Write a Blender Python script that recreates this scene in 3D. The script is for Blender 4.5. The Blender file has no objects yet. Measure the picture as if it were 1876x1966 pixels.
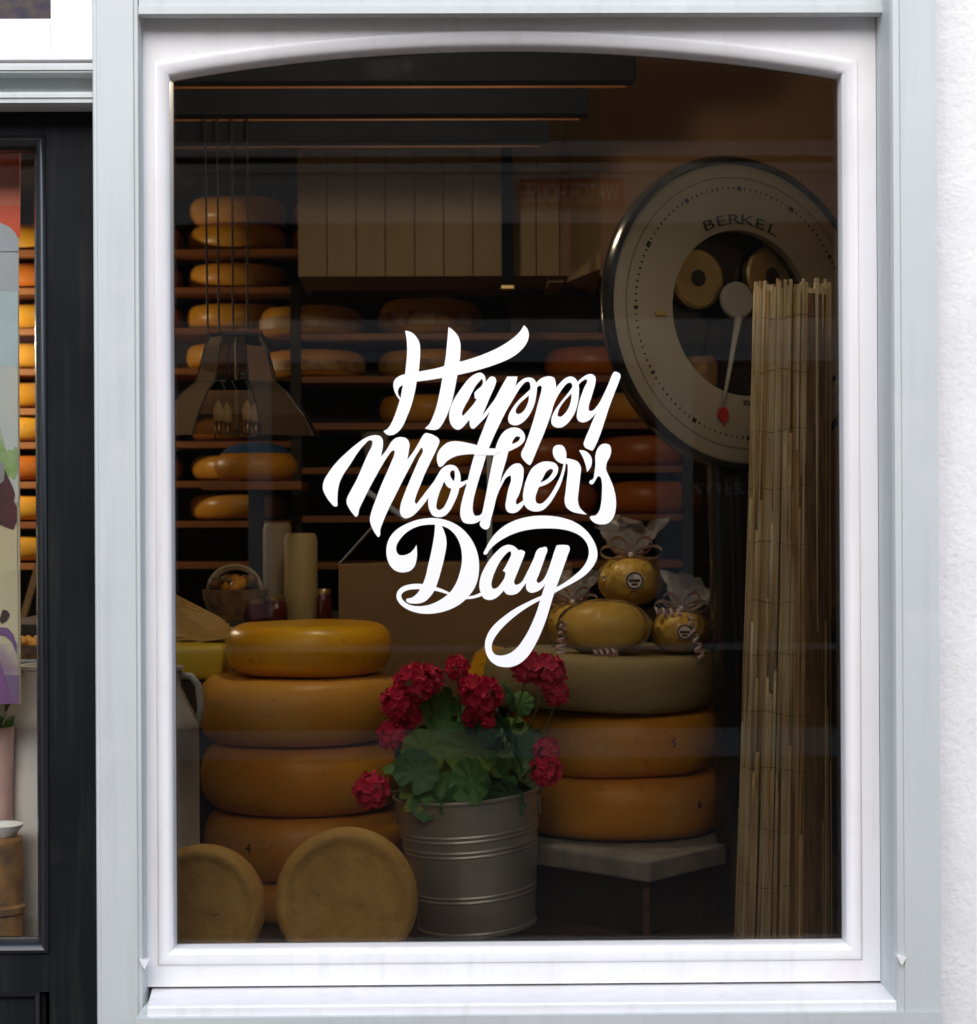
import bpy, bmesh, math, random
import numpy as np
from mathutils import Vector, Matrix, Euler
from mathutils.geometry import tessellate_polygon
random.seed(7)
sc = bpy.context.scene
COL = sc.collection
R_ = math.radians

# ---------------------------------------------------------------- camera
F = 3616.0                                   # focal length in photo units (photo laid out as 1876 x 1966)
CAM = Vector((0.0, -3.2, 1.42))
YAW, PITCH, ROLL = 0.01209, 0.001045, -0.0052
fw = Vector((math.sin(YAW)*math.cos(PITCH), math.cos(YAW)*math.cos(PITCH), math.sin(PITCH)))
r0 = Vector((math.cos(YAW), -math.sin(YAW), 0)); u0_ = r0.cross(fw)
rt = r0*math.cos(ROLL)+u0_*math.sin(ROLL); up = -r0*math.sin(ROLL)+u0_*math.cos(ROLL)
cd = bpy.data.cameras.new('camera'); cam = bpy.data.objects.new('camera', cd); COL.objects.link(cam)
cam.matrix_world = Matrix(((rt.x, up.x, -fw.x, CAM.x), (rt.y, up.y, -fw.y, CAM.y), (rt.z, up.z, -fw.z, CAM.z), (0, 0, 0, 1)))
cd.sensor_fit = 'HORIZONTAL'; cd.sensor_width = 36; cd.lens = 36*F/1876; cd.clip_start = .05; cd.clip_end = 500
cd.dof.use_dof = True; cd.dof.focus_distance = 3.35; cd.dof.aperture_fstop = 9.0
sc.camera = cam
# ---------------------------------------------------------------- sky, sun, exposure (bright overcast day)
SUN_EL, SUN_AZ = 36, 188                     # degrees; azimuth clockwise from +Y
w = bpy.data.worlds.new('World'); sc.world = w; w.use_nodes = True
nt = w.node_tree; bg = nt.nodes['Background']
sky = nt.nodes.new('ShaderNodeTexSky'); sky.sky_type = 'NISHITA'; sky.sun_disc = False
sky.sun_elevation = R_(SUN_EL); sky.sun_rotation = R_(SUN_AZ); sky.dust_density = 1.5; sky.air_density = 1.0; sky.ozone_density = 1.0
nt.links.new(sky.outputs[0], bg.inputs[0]); bg.inputs[1].default_value = 0.13
sl = bpy.data.lights.new('sun', 'SUN'); sl.energy = 1.5; sl.angle = R_(70); sl.color = (1, .985, .97)
so = bpy.data.objects.new('sun', sl); COL.objects.link(so)
sd = Vector((math.sin(R_(SUN_AZ))*math.cos(R_(SUN_EL)), math.cos(R_(SUN_AZ))*math.cos(R_(SUN_EL)), math.sin(R_(SUN_EL))))
so.rotation_euler = sd.to_track_quat('Z', 'Y').to_euler(); so.location = sd*20
sc.view_settings.view_transform = 'Standard'; sc.view_settings.look = 'None'
sc.view_settings.exposure = 1.03; sc.view_settings.gamma = 1.0
sc.cycles.max_bounces = 8; sc.cycles.transparent_max_bounces = 16; sc.cycles.caustics_reflective = False; sc.cycles.caustics_refractive = False
sc.cycles.use_denoising = True
sc.cycles.sample_clamp_indirect = 4.0

# ---------------------------------------------------------------- helpers
def at(u, v, Y):
    d = fw + rt*((u-938)/F) - up*((v-983)/F)
    return CAM + d*((Y-CAM.y)/d.y)
def ax(u, Y, v=983): return at(u, v, Y).x
def az(v, Y, u=938): return at(u, v, Y).z
def sz(px, Y): return px*(Y-CAM.y)/F          # photo length -> metres at depth Y

def tag(o, label=None, cat=None, group=None, kind=None):
    if label: o['label'] = label
    if cat: o['category'] = cat; o['kind'] = 'thing'
    if group: o['group'] = group
    if kind: o['kind'] = kind
    return o
def empty(name, loc=(0, 0, 0), label=None, cat=None, group=None, rot=None):
    o = bpy.data.objects.new(name, None); COL.objects.link(o); o.location = loc; o.empty_display_size = .05
    if rot: o.rotation_euler = rot
    return tag(o, label, cat, group)
def link(name, me, parent=None, loc=None, rot=None):
    o = bpy.data.objects.new(name, me); COL.objects.link(o)
    if parent: o.parent = parent
    if loc is not None: o.location = loc
    if rot is not None: o.rotation_euler = rot
    return o
class MB:
    def __init__(s): s.v = []; s.f = []
    def add(s, vs, fs):
        n = len(s.v); s.v += [tuple(p) for p in vs]; s.f += [tuple(i+n for i in f) for f in fs]; return s
    def box(s, x0, x1, y0, y1, z0, z1, b=0):
        if b <= 0:
            return s.add([(x0,y0,z0),(x1,y0,z0),(x1,y1,z0),(x0,y1,z0),(x0,y0,z1),(x1,y0,z1),(x1,y1,z1),(x0,y1,z1)],
                         [(0,3,2,1),(4,5,6,7),(0,1,5,4),(1,2,6,5),(2,3,7,6),(3,0,4,7)])
        bm = bmesh.new(); bmesh.ops.create_cube(bm, size=1)
        for p in bm.verts: p.co = Vector(((x0+x1)/2+p.co.x*(x1-x0), (y0+y1)/2+p.co.y*(y1-y0), (z0+z1)/2+p.co.z*(z1-z0)))
        bmesh.ops.bevel(bm, geom=bm.edges[:], offset=b, segments=2, affect='EDGES', profile=.6)
        bm.verts.index_update()
        s.add([p.co for p in bm.verts], [[q.index for q in f.verts] for f in bm.faces]); bm.free(); return s
    def lathe(s, prof, n=40, c=(0, 0, 0), M=None, a0=0, a1=2*math.pi):
        full = abs(a1-a0-2*math.pi) < 1e-6; m = n if full else n+1
        vs = []
        for (r, z) in prof:
            for i in range(m):
                a = a0+(a1-a0)*i/n; p = Vector((r*math.cos(a), r*math.sin(a), z))
                if M: p = M @ p
                vs.append(p+Vector(c))
        fs = []
        for j in range(len(prof)-1):
            for i in range(n):
                k = (i+1) % m; fs.append((j*m+i, j*m+k, (j+1)*m+k, (j+1)*m+i))
        return s.add(vs, fs)
    def tube(s, pts, r, n=8, cap=True):
        pts = [Vector(p) for p in pts]; rs = r if isinstance(r, (list, tuple)) else [r]*len(pts)
        t = (pts[1]-pts[0]).normalized(); a = t.orthogonal().normalized(); vs = []
        for i, p in enumerate(pts):
            d = (pts[min(i+1, len(pts)-1)]-pts[max(i-1, 0)]).normalized()
            a = (a-d*a.dot(d)).normalized(); b = d.cross(a)
            for k in range(n):
                q = 2*math.pi*k/n; vs.append(p+(a*math.cos(q)+b*math.sin(q))*rs[i])
        fs = [(j*n+k, j*n+(k+1) % n, (j+1)*n+(k+1) % n, (j+1)*n+k) for j in range(len(pts)-1) for k in range(n)]
        if cap: fs += [tuple(range(n))[::-1], tuple((len(pts)-1)*n+k for k in range(n))]
        return s.add(vs, fs)
    def prism(s, loops, y0, y1):
        """polygon loops [(x,z)...] (first outer, others holes) extruded from y0 (front) to y1."""
        L3 = [[Vector((x, z, 0)) for x, z in l] for l in loops]; flat = [p for l in L3 for p in l]; n = len(flat)
        tris = tessellate_polygon(L3)
        vs = [(p.x, y0, p.y) for p in flat]+[(p.x, y1, p.y) for p in flat]; fs = []
        for t in tris:
            a, b, c = (flat[i] for i in t)
            if (b-a).cross(c-a).z < 0: t = t[::-1]
            fs.append(tuple(t)); fs.append(tuple(i+n for i in t[::-1]))
        o = 0
        for k, l in enumerate(loops):
            m = len(l); ar = sum(l[i][0]*l[(i+1) % m][1]-l[(i+1) % m][0]*l[i][1] for i in range(m))
            ccw = (ar > 0) == (k == 0)
            for i in range(m):
                j = (i+1) % m
                q = (o+i, o+i+n, o+j+n, o+j) if ccw else (o+i, o+j, o+j+n, o+i+n)
                fs.append(q)
            o += m
        return s.add(vs, fs)
    def mesh(s, name, mat, smooth=False, auto=None):
        me = bpy.data.meshes.new(name); me.from_pydata(s.v, [], s.f); me.update()
        if mat: me.materials.append(mat)
        if smooth or auto:
            me.polygons.foreach_set('use_smooth', [True]*len(me.polygons))
            if auto:
                me.set_sharp_from_angle(angle=R_(auto))
        return me
    def build(s, name, mat, parent=None, smooth=False, auto=None, loc=None, rot=None):
        return link(name, s.mesh(name, mat, smooth, auto), parent, loc, rot)
def copy_tree(o, parent=None):
    c = o.copy(); COL.objects.link(c); c.parent = parent
    for ch in [x for x in bpy.data.objects if x.parent == o]: copy_tree(ch, c)
    return c
def text_mesh(s, size, mat, depth=.001, align='CENTER'):
    cu = bpy.data.curves.new('t', 'FONT'); cu.body = s; cu.size = size; cu.align_x = align; cu.extrude = depth; cu.resolution_u = 3
    o = bpy.data.objects.new('t', cu); COL.objects.link(o)
    bpy.context.view_layer.update()
    me = bpy.data.meshes.new_from_object(o.evaluated_get(bpy.context.evaluated_depsgraph_get()))
    bpy.data.objects.remove(o); bpy.data.curves.remove(cu); me.materials.clear(); me.materials.append(mat); return me

# ---------------------------------------------------------------- materials
def mat(name, col, rough=.5, metal=0, col2=None, scale=8, detail=5, bump=0, bscale=None, coat=0, bdist=.004, stretch=None, lo=.35, hi=.65, spec=.5, sheen=0, rvar=0):
    m = bpy.data.materials.new(name); m.use_nodes = True; N = m.node_tree.nodes; L = m.node_tree.links
    b = N['Principled BSDF']; b.inputs['Base Color'].default_value = (*col, 1); b.inputs['Roughness'].default_value = rough
    b.inputs['Metallic'].default_value = metal; b.inputs['Coat Weight'].default_value = coat; b.inputs['Coat Roughness'].default_value = .32 if 'rind' in name else .15
    b.inputs['Specular IOR Level'].default_value = spec
    if sheen: b.inputs['Sheen Weight'].default_value = sheen
    tc = N.new('ShaderNodeTexCoord'); mp = N.new('ShaderNodeMapping'); L.new(tc.outputs['Object'], mp.inputs[0])
    if stretch: mp.inputs['Scale'].default_value = stretch
    if col2:
        nz = N.new('ShaderNodeTexNoise'); nz.inputs['Scale'].default_value = scale; nz.inputs['Detail'].default_value = detail
        L.new(mp.outputs[0], nz.inputs['Vector'])
        cr = N.new('ShaderNodeValToRGB'); cr.color_ramp.elements[0].position = lo; cr.color_ramp.elements[1].position = hi
        cr.color_ramp.elements[0].color = (*col2, 1); cr.color_ramp.elements[1].color = (*col, 1)
        L.new(nz.outputs[0], cr.inputs[0]); L.new(cr.outputs[0], b.inputs['Base Color'])
        if rvar:
            mr = N.new('ShaderNodeMapRange'); mr.inputs[3].default_value = rough-rvar; mr.inputs[4].default_value = rough+rvar
            L.new(nz.outputs[0], mr.inputs[0]); L.new(mr.outputs[0], b.inputs['Roughness'])
    if bump:
        n2 = N.new('ShaderNodeTexNoise'); n2.inputs['Scale'].default_value = bscale or scale*4; n2.inputs['Detail'].default_value = 4
        L.new(mp.outputs[0], n2.inputs['Vector'])
        bp = N.new('ShaderNodeBump'); bp.inputs['Strength'].default_value = bump; bp.inputs['Distance'].default_value = bdist
        L.new(n2.outputs[0], bp.inputs['Height']); L.new(bp.outputs[0], b.inputs['Normal'])
    return m
def glass(name, tint, ior=1.45, rough=0.0):
    m = bpy.data.materials.new(name); m.use_nodes = True; N = m.node_tree.nodes; L = m.node_tree.links
    N.remove(N['Principled BSDF']); out = N['Material Output']
    t = N.new('ShaderNodeBsdfTransparent'); t.inputs[0].default_value = (*tint, 1)
    g = N.new('ShaderNodeBsdfGlossy'); g.inputs['Roughness'].default_value = rough; g.inputs[0].default_value = (1, 1, 1, 1)
    fr = N.new('ShaderNodeFresnel'); fr.inputs[0].default_value = ior; mx = N.new('ShaderNodeMixShader')
    L.new(fr.outputs[0], mx.inputs[0]); L.new(t.outputs[0], mx.inputs[1]); L.new(g.outputs[0], mx.inputs[2]); L.new(mx.outputs[0], out.inputs[0])
    return m
def emit(name, col, s):
    m = bpy.data.materials.new(name); m.use_nodes = True; N = m.node_tree.nodes; b = N['Principled BSDF']
    b.inputs['Base Color'].default_value = (*col, 1); b.inputs['Emission Color'].default_value = (*col, 1); b.inputs['Emission Strength'].default_value = s
    return m
M = {}
M['white'] = mat('white_gloss_paint', (.83, .825, .835), .35, col2=(.79, .78, .79), scale=3, bump=.05, bscale=60, rvar=.06)
M['grey'] = mat('grey_paint', (.545, .58, .575), .5, col2=(.515, .55, .547), scale=4, bump=.07, bscale=90, rvar=.06)
M['black'] = mat('black_gloss_paint', (.009, .010, .012), .42, col2=(.013, .014, .017), scale=6, bump=.06, bscale=70, rvar=.06, spec=.07)
M['stucco'] = mat('white_stucco', (.82, .82, .815), .9, col2=(.77, .775, .77), scale=14, bump=.32, bscale=85, bdist=.008)
M['blackbead'] = mat('black_bead_gloss', (.010, .011, .014), .22, spec=.6)
def weather(m, streak, amt, dust, damt):
    N = m.node_tree.nodes; L = m.node_tree.links; b = N['Principled BSDF']; src = b.inputs['Base Color'].links[0].from_socket
    g = N.new('ShaderNodeNewGeometry')
    for st, sc_, lo, hi, col, am in (((9, 9, .5), 5, .52, .72, streak, amt), ((1, 1, 1), 9, .58, .70, dust, damt), ((1, 1, 1), 160, .70, .76, tuple(x*.6 for x in streak), amt)):
        mp = N.new('ShaderNodeMapping'); mp.inputs['Scale'].default_value = st; L.new(g.outputs['Position'], mp.inputs[0])
        nz = N.new('ShaderNodeTexNoise'); nz.inputs['Scale'].default_value = sc_; nz.inputs['Detail'].default_value = 6; L.new(mp.outputs[0], nz.inputs['Vector'])
        mr = N.new('ShaderNodeMapRange'); mr.inputs[1].default_value = lo; mr.inputs[2].default_value = hi; mr.inputs[4].default_value = am; L.new(nz.outputs[0], mr.inputs[0])
        mx = N.new('ShaderNodeMix'); mx.data_type = 'RGBA'; L.new(mr.outputs[0], mx.inputs[0]); L.new(src, mx.inputs[6]); mx.inputs[7].default_value = (*col, 1); src = mx.outputs[2]
    L.new(src, b.inputs['Base Color'])
weather(M['white'], (.62, .59, .56), .30, (.72, .69, .68), .35)
weather(M['grey'], (.40, .42, .41), .32, (.60, .62, .61), .4)
weather(M['black'], (.03, .03, .03), .5, (.022, .021, .02), .6)
weather(M['stucco'], (.66, .65, .63), .25, (.70, .70, .69), .35)
M['vinyl'] = mat('white_vinyl', (.9, .9, .9), .45)
M['film_glass'] = glass('dark_film_glass', (.685, .662, .62), 1.40)
M['clear_glass'] = glass('clear_glass', (.97, .985, .975), 1.33)
M['dark_glass'] = mat('dark_room_glass', (.03, .025, .05), .15, col2=(.07, .055, .045), scale=55)
M['wood'] = mat('shelf_wood', (.38, .14, .035), .5, col2=(.27, .085, .02), scale=3, stretch=(1, 8, 8), bump=.1)
M['darkwood'] = mat('dark_wood', (.035, .022, .014), .6, col2=(.02, .012, .008), scale=3, stretch=(8, 8, 1))
M['cream'] = mat('cream_board_paint', (.30, .21, .10), .55, col2=(.265, .18, .08), scale=3, stretch=(6, 6, 1), bump=.06)
M['brownwall'] = mat('brown_panel', (.24, .13, .06), .6, col2=(.2, .10, .045), scale=3)
M['navy'] = mat('dark_blue_grey_paint', (.014, .019, .028), .85, col2=(.010, .014, .021), scale=5, spec=.08)
M['steel'] = mat('galvanised_steel', (.60, .63, .66), .40, metal=.62, col2=(.47, .50, .53), scale=9, bump=.05, bscale=40, rvar=.07)
M['cansteel'] = mat('worn_milk_can_metal', (.62, .64, .68), .5, metal=.25, col2=(.46, .47, .5), scale=12, bump=.1)
M['canwhite'] = mat('worn_pale_enamel', (.74, .70, .66), .5, col2=(.5, .45, .42), scale=9, bump=.15, lo=.25, hi=.5)
M['stone'] = mat('grey_stone', (.34, .34, .35), .7, col2=(.22, .22, .23), scale=18, bump=.35, bscale=50)
M['iron'] = mat('black_iron', (.012, .012, .013), .45, col2=(.06, .025, .015), scale=4, lo=.3, hi=.42)
M['rust'] = mat('rusty_edge', (.22, .08, .05), .8, col2=(.04, .03, .025), scale=26)
M['leaf'] = mat('geranium_leaf', (.15, .38, .12), .5, col2=(.09, .27, .07), scale=40, bump=.25, bscale=90)
M['leaf2'] = mat('geranium_leaf_light', (.34, .50, .12), .5, col2=(.20, .40, .09), scale=30, bump=.25, bscale=90)
M['leaf3'] = mat('geranium_leaf_blue', (.16, .36, .18), .5, col2=(.09, .24, .10), scale=30, bump=.3, bscale=90)
M['stem'] = mat('plant_stem', (.22, .30, .09), .6)
M['petal'] = mat('red_petal', (.90, .055, .17), .55, col2=(.74, .025, .10), scale=50, spec=.2)
M['petal2'] = mat('pink_red_petal', (.90, .10, .22), .55, col2=(.72, .05, .13), scale=50, spec=.2)
M['soil'] = mat('soil', (.02, .014, .01), .9, col2=(.04, .03, .02), scale=60, bump=.6)
M['dial'] = mat('cream_dial_enamel', (.48, .435, .34), .4, col2=(.44, .39, .30), scale=4)
M['dialblack'] = mat('black_scale_enamel', (.012, .012, .014), .2, coat=.6)
M['brass'] = mat('brass', (.62, .46, .22), .34, metal=.85, col2=(.5, .36, .16), scale=6)
M['print'] = mat('black_print', (.03, .025, .02), .6)
M['redpaint'] = mat('red_paint', (.5, .02, .02), .4)
M['greyenamel'] = mat('grey_enamel', (.5, .49, .45), .45)
M['carton'] = mat('brown_carton', (.20, .115, .045), .75, col2=(.165, .092, .034), scale=6, bump=.08)
M['bluepaper'] = mat('blue_grey_paper', (.30, .34, .42), .6)
M['wicker'] = mat('dark_wicker', (.12, .06, .025), .6, col2=(.3, .16, .06), scale=40, bump=.4)
M['ring'] = mat('pale_cane', (.55, .48, .33), .45)
M['paper'] = mat('white_paper', (.52, .45, .33), .6)
M['paper2'] = mat('cream_paper', (.46, .34, .15), .6)
M['kraft'] = mat('kraft_paper', (.50, .33, .11), .6, col2=(.38, .23, .07), scale=8)
M['cello'] = glass('cellophane', (.95, .95, .955), 1.22, .22)
M['rib_w'] = mat('white_ribbon', (.80, .74, .78), .35)
M['rib_p'] = mat('pink_ribbon', (.55, .30, .38), .35)
M['floor'] = mat('dark_floor', (.06, .045, .035), .6, col2=(.04, .03, .025), scale=6)
M['plaster'] = mat('interior_plaster', (.30, .22, .14), .8)
M['darkglass'] = glass('smoked_glass', (.42, .36, .30), 1.5)
M['bulb'] = emit('warm_bulb', (1, .74, .42), .06)
M['blue'] = mat('blue_wrap', (.02, .12, .30), .4)
M['maroon'] = mat('dark_red_cloth', (.16, .02, .025), .8)
M['jar'] = mat('dark_jam_jar', (.10, .012, .012), .12, coat=.5)
def reed(i, c, c2): return mat('reed_%d' % i, c, .6, col2=c2, scale=14, stretch=(3, 3, .5), bump=.2, bscale=60, lo=.3, hi=.6)
REED = [reed(0, (.70, .60, .40), (.48, .35, .18)), reed(1, (.64, .52, .32), (.42, .28, .13)), reed(2, (.74, .65, .46), (.58, .45, .26)), reed(3, (.55, .36, .15), (.34, .19, .08))]
def cheese(name, c, c2, rough=.45, coat=.28, scale=6, bump=.12, bscale=70):
    """waxed rind: drifting colour, fine pores and smudges"""
    m = mat(name, c, rough, col2=c2, scale=scale, detail=8, bump=bump, bscale=bscale, coat=coat, lo=.3, hi=.72, rvar=.1, spec=.3)
    N = m.node_tree.nodes; L = m.node_tree.links; b = N['Principled BSDF']; src = b.inputs['Base Color'].links[0].from_socket
    tc = [n for n in N if n.type == 'TEX_COORD'][0]
    def layer(src, sc_, lo, hi, col, amt, stretch=(1, 1, 1), det=3):
        mp = N.new('ShaderNodeMapping'); mp.inputs['Scale'].default_value = stretch; mp.inputs['Location'].default_value = (sc_, 2.3, 1.1); L.new(tc.outputs['Object'], mp.inputs[0])
        nz = N.new('ShaderNodeTexNoise'); nz.inputs['Scale'].default_value = sc_; nz.inputs['Detail'].default_value = det; L.new(mp.outputs[0], nz.inputs['Vector'])
        mr = N.new('ShaderNodeMapRange'); mr.inputs[1].default_value = lo; mr.inputs[2].default_value = hi; mr.inputs[3].default_value = 0; mr.inputs[4].default_value = amt; L.new(nz.outputs[0], mr.inputs[0])
        mx = N.new('ShaderNodeMix'); mx.data_type = 'RGBA'; L.new(mr.outputs[0], mx.inputs[0]); L.new(src, mx.inputs[6]); mx.inputs[7].default_value = (*col, 1)
        return mx.outputs[2]
    pale = tuple(min(.8, x*.6+.28) for x in c)
    src = layer(src, 5, .52, .75, pale, .38, (1, 1, 2.4), 5)          # chalky smears
    src = layer(src, 70, .66, .74, tuple(x*.3 for x in c2), .55)       # dark pores
    src = layer(src, 14, .60, .72, tuple(x*.55 for x in c2), .35, (1, 1, 3), 6)
    L.new(src, b.inputs['Base Color'])
    return m
CH = dict(
    amber=cheese('amber_rind', (.84, .41, .04), (.70, .29, .02)),
    amber2=cheese('deep_amber_rind', (.82, .39, .038), (.66, .26, .018)),
    pale=cheese('pale_rind', (.82, .44, .08), (.70, .33, .045)),
    yellow=cheese('yellow_waxed_rind', (.90, .50, .012), (.82, .37, .008), .3, .5),
    olive=cheese('olive_grey_rind', (.42, .34, .17), (.32, .25, .12), .6, .05),
    tan=cheese('tan_pitted_rind', (.84, .57, .19), (.64, .38, .10), .62, .0, 22, 1.0, 75),
    orange=cheese('orange_rind', (.66, .19, .018), (.48, .11, .01), .38, .35),
    block=cheese('block_cheese_rind', (.66, .50, .035), (.58, .40, .02)),
    butter=cheese('butter_yellow_rind', (.86, .62, .17), (.80, .48, .06), .4, .2),
    gold=cheese('golden_rind', (.78, .39, .03), (.62, .25, .015), .36, .4))

# ---------------------------------------------------------------- ground and room
def plane(name, x0, x1, y0, y1, z, m):
    return MB().add([(x0,y0,z),(x1,y0,z),(x1,y1,z),(x0,y1,z)], [(0,1,2,3)]).build(name, m)
gm = bpy.data.materials.new('clinker_paving'); gm.use_nodes = True
N = gm.node_tree.nodes; L = gm.node_tree.links; b = N['Principled BSDF']; b.inputs['Roughness'].default_value = .8
tc = N.new('ShaderNodeTexCoord'); br = N.new('ShaderNodeTexBrick'); L.new(tc.outputs['Object'], br.inputs[0])
br.inputs['Color1'].default_value = (.27, .19, .15, 1); br.inputs['Color2'].default_value = (.21, .15, .12, 1); br.inputs['Mortar'].default_value = (.10, .085, .07, 1)
br.inputs['Scale'].default_value = 5; L.new(br.outputs[0], b.inputs['Base Color'])
tag(plane('ground', -150, 150, -150, 150, 0, gm), kind='structure')
FL = .60                                      # display floor of the shop window
tag(MB().box(-1.2, 1.05, .06, 1.30, .40, FL).build('display_floor', M['darkwood']), kind='structure')
tag(MB().box(-3.2, 1.6, .10, 4.1, .004, .02).build('shop_floor', M['floor']), kind='structure')
tag(MB().box(-3.2, 1.6, 4.1, 4.2, 0, 3.0).build('shop_back_wall', M['plaster']), kind='structure')
tag(MB().box(-3.3, -3.2, .1, 4.2, 0, 3.0).build('shop_wall_left', M['plaster']), kind='structure')
tag(MB().box(1.05, 1.15, .1, 4.2, 0, 3.0).build('shop_wall_right', M['brownwall']), kind='structure')
tag(MB().box(-3.3, 1.6, .1, 4.2, 2.75, 2.85).build('shop_ceiling', M['plaster']), kind='structure')

# ---------------------------------------------------------------- facade
YS, YP, YL, YR = -.045, -.085, -.15, -.16     # sash, left pilaster, lintel, right pilaster fronts
gx0, gx1, gz0, gz1, rise = -.4926, .6362, .6944, 2.1563, .0487   # visible glass
def arch(off=0, n=48):
    """outline of the glass opening, grown by off; counter clockwise from bottom left"""
    c = (gx0+gx1)/2; h = (gx1-gx0)/2; Rr = (h*h+rise*rise)/(2*rise); zc = gz1+rise-Rr
    x0, x1 = gx0-off, gx1+off; Ro = Rr+off
    pts = [(x0, gz0-off), (x1, gz0-off)]
    a1 = math.acos((x1-c)/Ro); a0 = math.acos((x0-c)/Ro)
    pts += [(c+Ro*math.cos(a1+(a0-a1)*i/n), zc+Ro*math.sin(a1+(a0-a1)*i/n)) for i in range(n+1)]
    return pts
win = empty('shop_window', (0, 0, 0), 'large white framed shop window with shallow arched top and dark pane', 'window')
sx0, sx1 = ax(272, YS), ax(1686, YS); sz0, sz1 = az(1889.5, YS), az(-30, YS)
o1 = arch(sz(25, 0)); nA = len(o1)
MB().prism([[(sx0, sz0), (sx1, sz0), (sx1, sz1), (sx0, sz1)], o1], YS, .03).build('frame', M['white'], win)
# rounded bead round the pane, swept with real depth
prof = [(0, .004), (0, -.034), (.0012, -.0395), (.0045, -.0435), (.010, -.0465), (.0165, -.0485), (.0215, -.0490), (.0245, -.0480), (.0262, -.0455), (.0262, -.040)]
mb = MB(); rings = [[(x, y, z) for (x, z) in arch(o)] for (o, y) in prof]
m = len(rings[0])
for rg in rings: mb.v += rg
for j in range(len(rings)-1):
    for i in range(m):
        k = (i+1) % m; mb.f.append((j*m+i, (j+1)*m+i, (j+1)*m+k, j*m+k))
mb.build('bead', M['white'], win, auto=38)
MB().prism([arch(.012)], -.004, .003).build('pane', M['film_glass'], win)
# sill: white sloping board standing out in front of the sash
zs = az(1894, YS)
sl0, sl1 = ax(283, YL, 1920), ax(1722, YL, 1920)
def quadprism(name, poly_yz, x0, x1, m, parent=None, x0b=None, x1b=None):
    n = len(poly_yz); vs = [((x0b if (x0b is not None and y > -.1) else x0), y, z) for y, z in poly_yz]+[(x1, y, z) for y, z in poly_yz]
    fs = [tuple(range(n)), tuple(range(2*n-1, n-1, -1))]+[(i, i+n, (i+1) % n+n, (i+1) % n) for i in range(n)]
    return MB().add(vs, fs).build(name, m, parent)
zf = az(1931, YL)
quadprism('sill', [(YL, zf), (YL+.004, zf+.003), (.02, zs), (.02, zs-.05), (YL+.003, zs-.05), (YL, zf-.012)], sl0, sl1, M['white'], win, x0b=ax(271, YP)+.0005)
# added white slivers copying warp artefacts by the jambs, no real part
for (u, v, Y) in ((276, 1851, YP-.003), (1731, 1844, YR-.003)):
    p = at(u, v, Y); d = .0075
    MB().prism([[(p.x-d, p.z+d), (p.x+d, p.z+d*.5), (p.x+d*.1, p.z-d*1.2)]], Y, Y+.02).build('warp_notch', M['white'], win)
# plinth under the sill
d2r = ax(1802, YR)
pl = MB().box(ax(272, YP), d2r, YR-.003, .3, 0, zf-.013).build('plinth', M['grey'])
tag(pl, 'grey painted plinth running along under the white window sill', 'plinth')
# left pilaster
lp = empty('pilaster', (ax(225, YP), YP, 0), 'grey painted pilaster between the black door and the window', 'pilaster', 'grey pilasters beside the window')
a, b_ = ax(179, YP), ax(271, YP); e = sz(9, YP); cx = lp.location.x
quad = [(a, YP+.012), (a+e*.4, YP+.003), (a+e, YP+.003), (a+e+.002, YP), (b_-e-.002, YP), (b_-e, YP+.003), (b_-e*.3, YP+.003), (b_, YP+.012), (b_, .1), (a, .1)]
def vpost(name, poly, z0, z1, m, parent, off):
    n = len(poly); vs = [(x-off[0], y-off[1], z0) for x, y in poly]+[(x-off[0], y-off[1], z1) for x, y in poly]
    fs = [tuple(range(n-1, -1, -1)), tuple(range(n, 2*n))]+[(i, (i+1) % n, (i+1) % n+n, i+n) for i in range(n)]
    return MB().add(vs, fs).build(name, m, parent)
vpost('shaft', quad, 0, 2.6, M['grey'], lp, (cx, YP))
# right pilaster: chamfered inner edge
rp = empty('pilaster', (ax(1765, YR), YR, 0), 'grey painted pilaster between the window and the white stucco wall', 'pilaster', 'grey pilasters beside the window')
a, c2, d2 = ax(1714, YR+.012), ax(1732, YR), ax(1802, YR)
vpost('shaft', [(sx1+.001, .1), (sx1+.001, YS-.004), (a, YR+.014), (a+.003, YR+.006), (c2, YR+.004), (c2+.001, YR), (d2, YR), (d2, .1)], zf-.0128, 2.6, M['grey'], rp, (rp.location.x, YR))
# lintel with stepped lower edge
YLN = -.094
zl = az(25, YLN); li = empty('lintel', (0, YLN, zl), 'grey painted lintel across the top of the window', 'lintel')
quadprism('beam', [(0, 0), (0, .0125), (.006, .0140), (.006, .30), (.25, .30), (.25, .01), (.03, .01), (.028, 0)], b_+.001, ax(1700, YLN), M['grey'], li)
# stucco wall on the right
YW = -.09
sw = MB().box(d2+.001, 3.2, YW, .3, 0, 2.75, 0)
tag(sw.build('stucco_wall', M['stucco']), 'rough white stucco wall right of the window', 'wall')
# wall above everything (upper storey)
tag(MB().box(-3.2, 3.2, -.02, .25, 2.49, 6.5).build('upper_wall', M['stucco']), 'white upper wall above the shopfront', 'wall')

tag(MB().box(-3.3, -2.001, YW, .3, 0, 2.4899).build('stucco_wall', M['stucco']), 'white stucco wall beyond the far side of the black door', 'wall')
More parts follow.
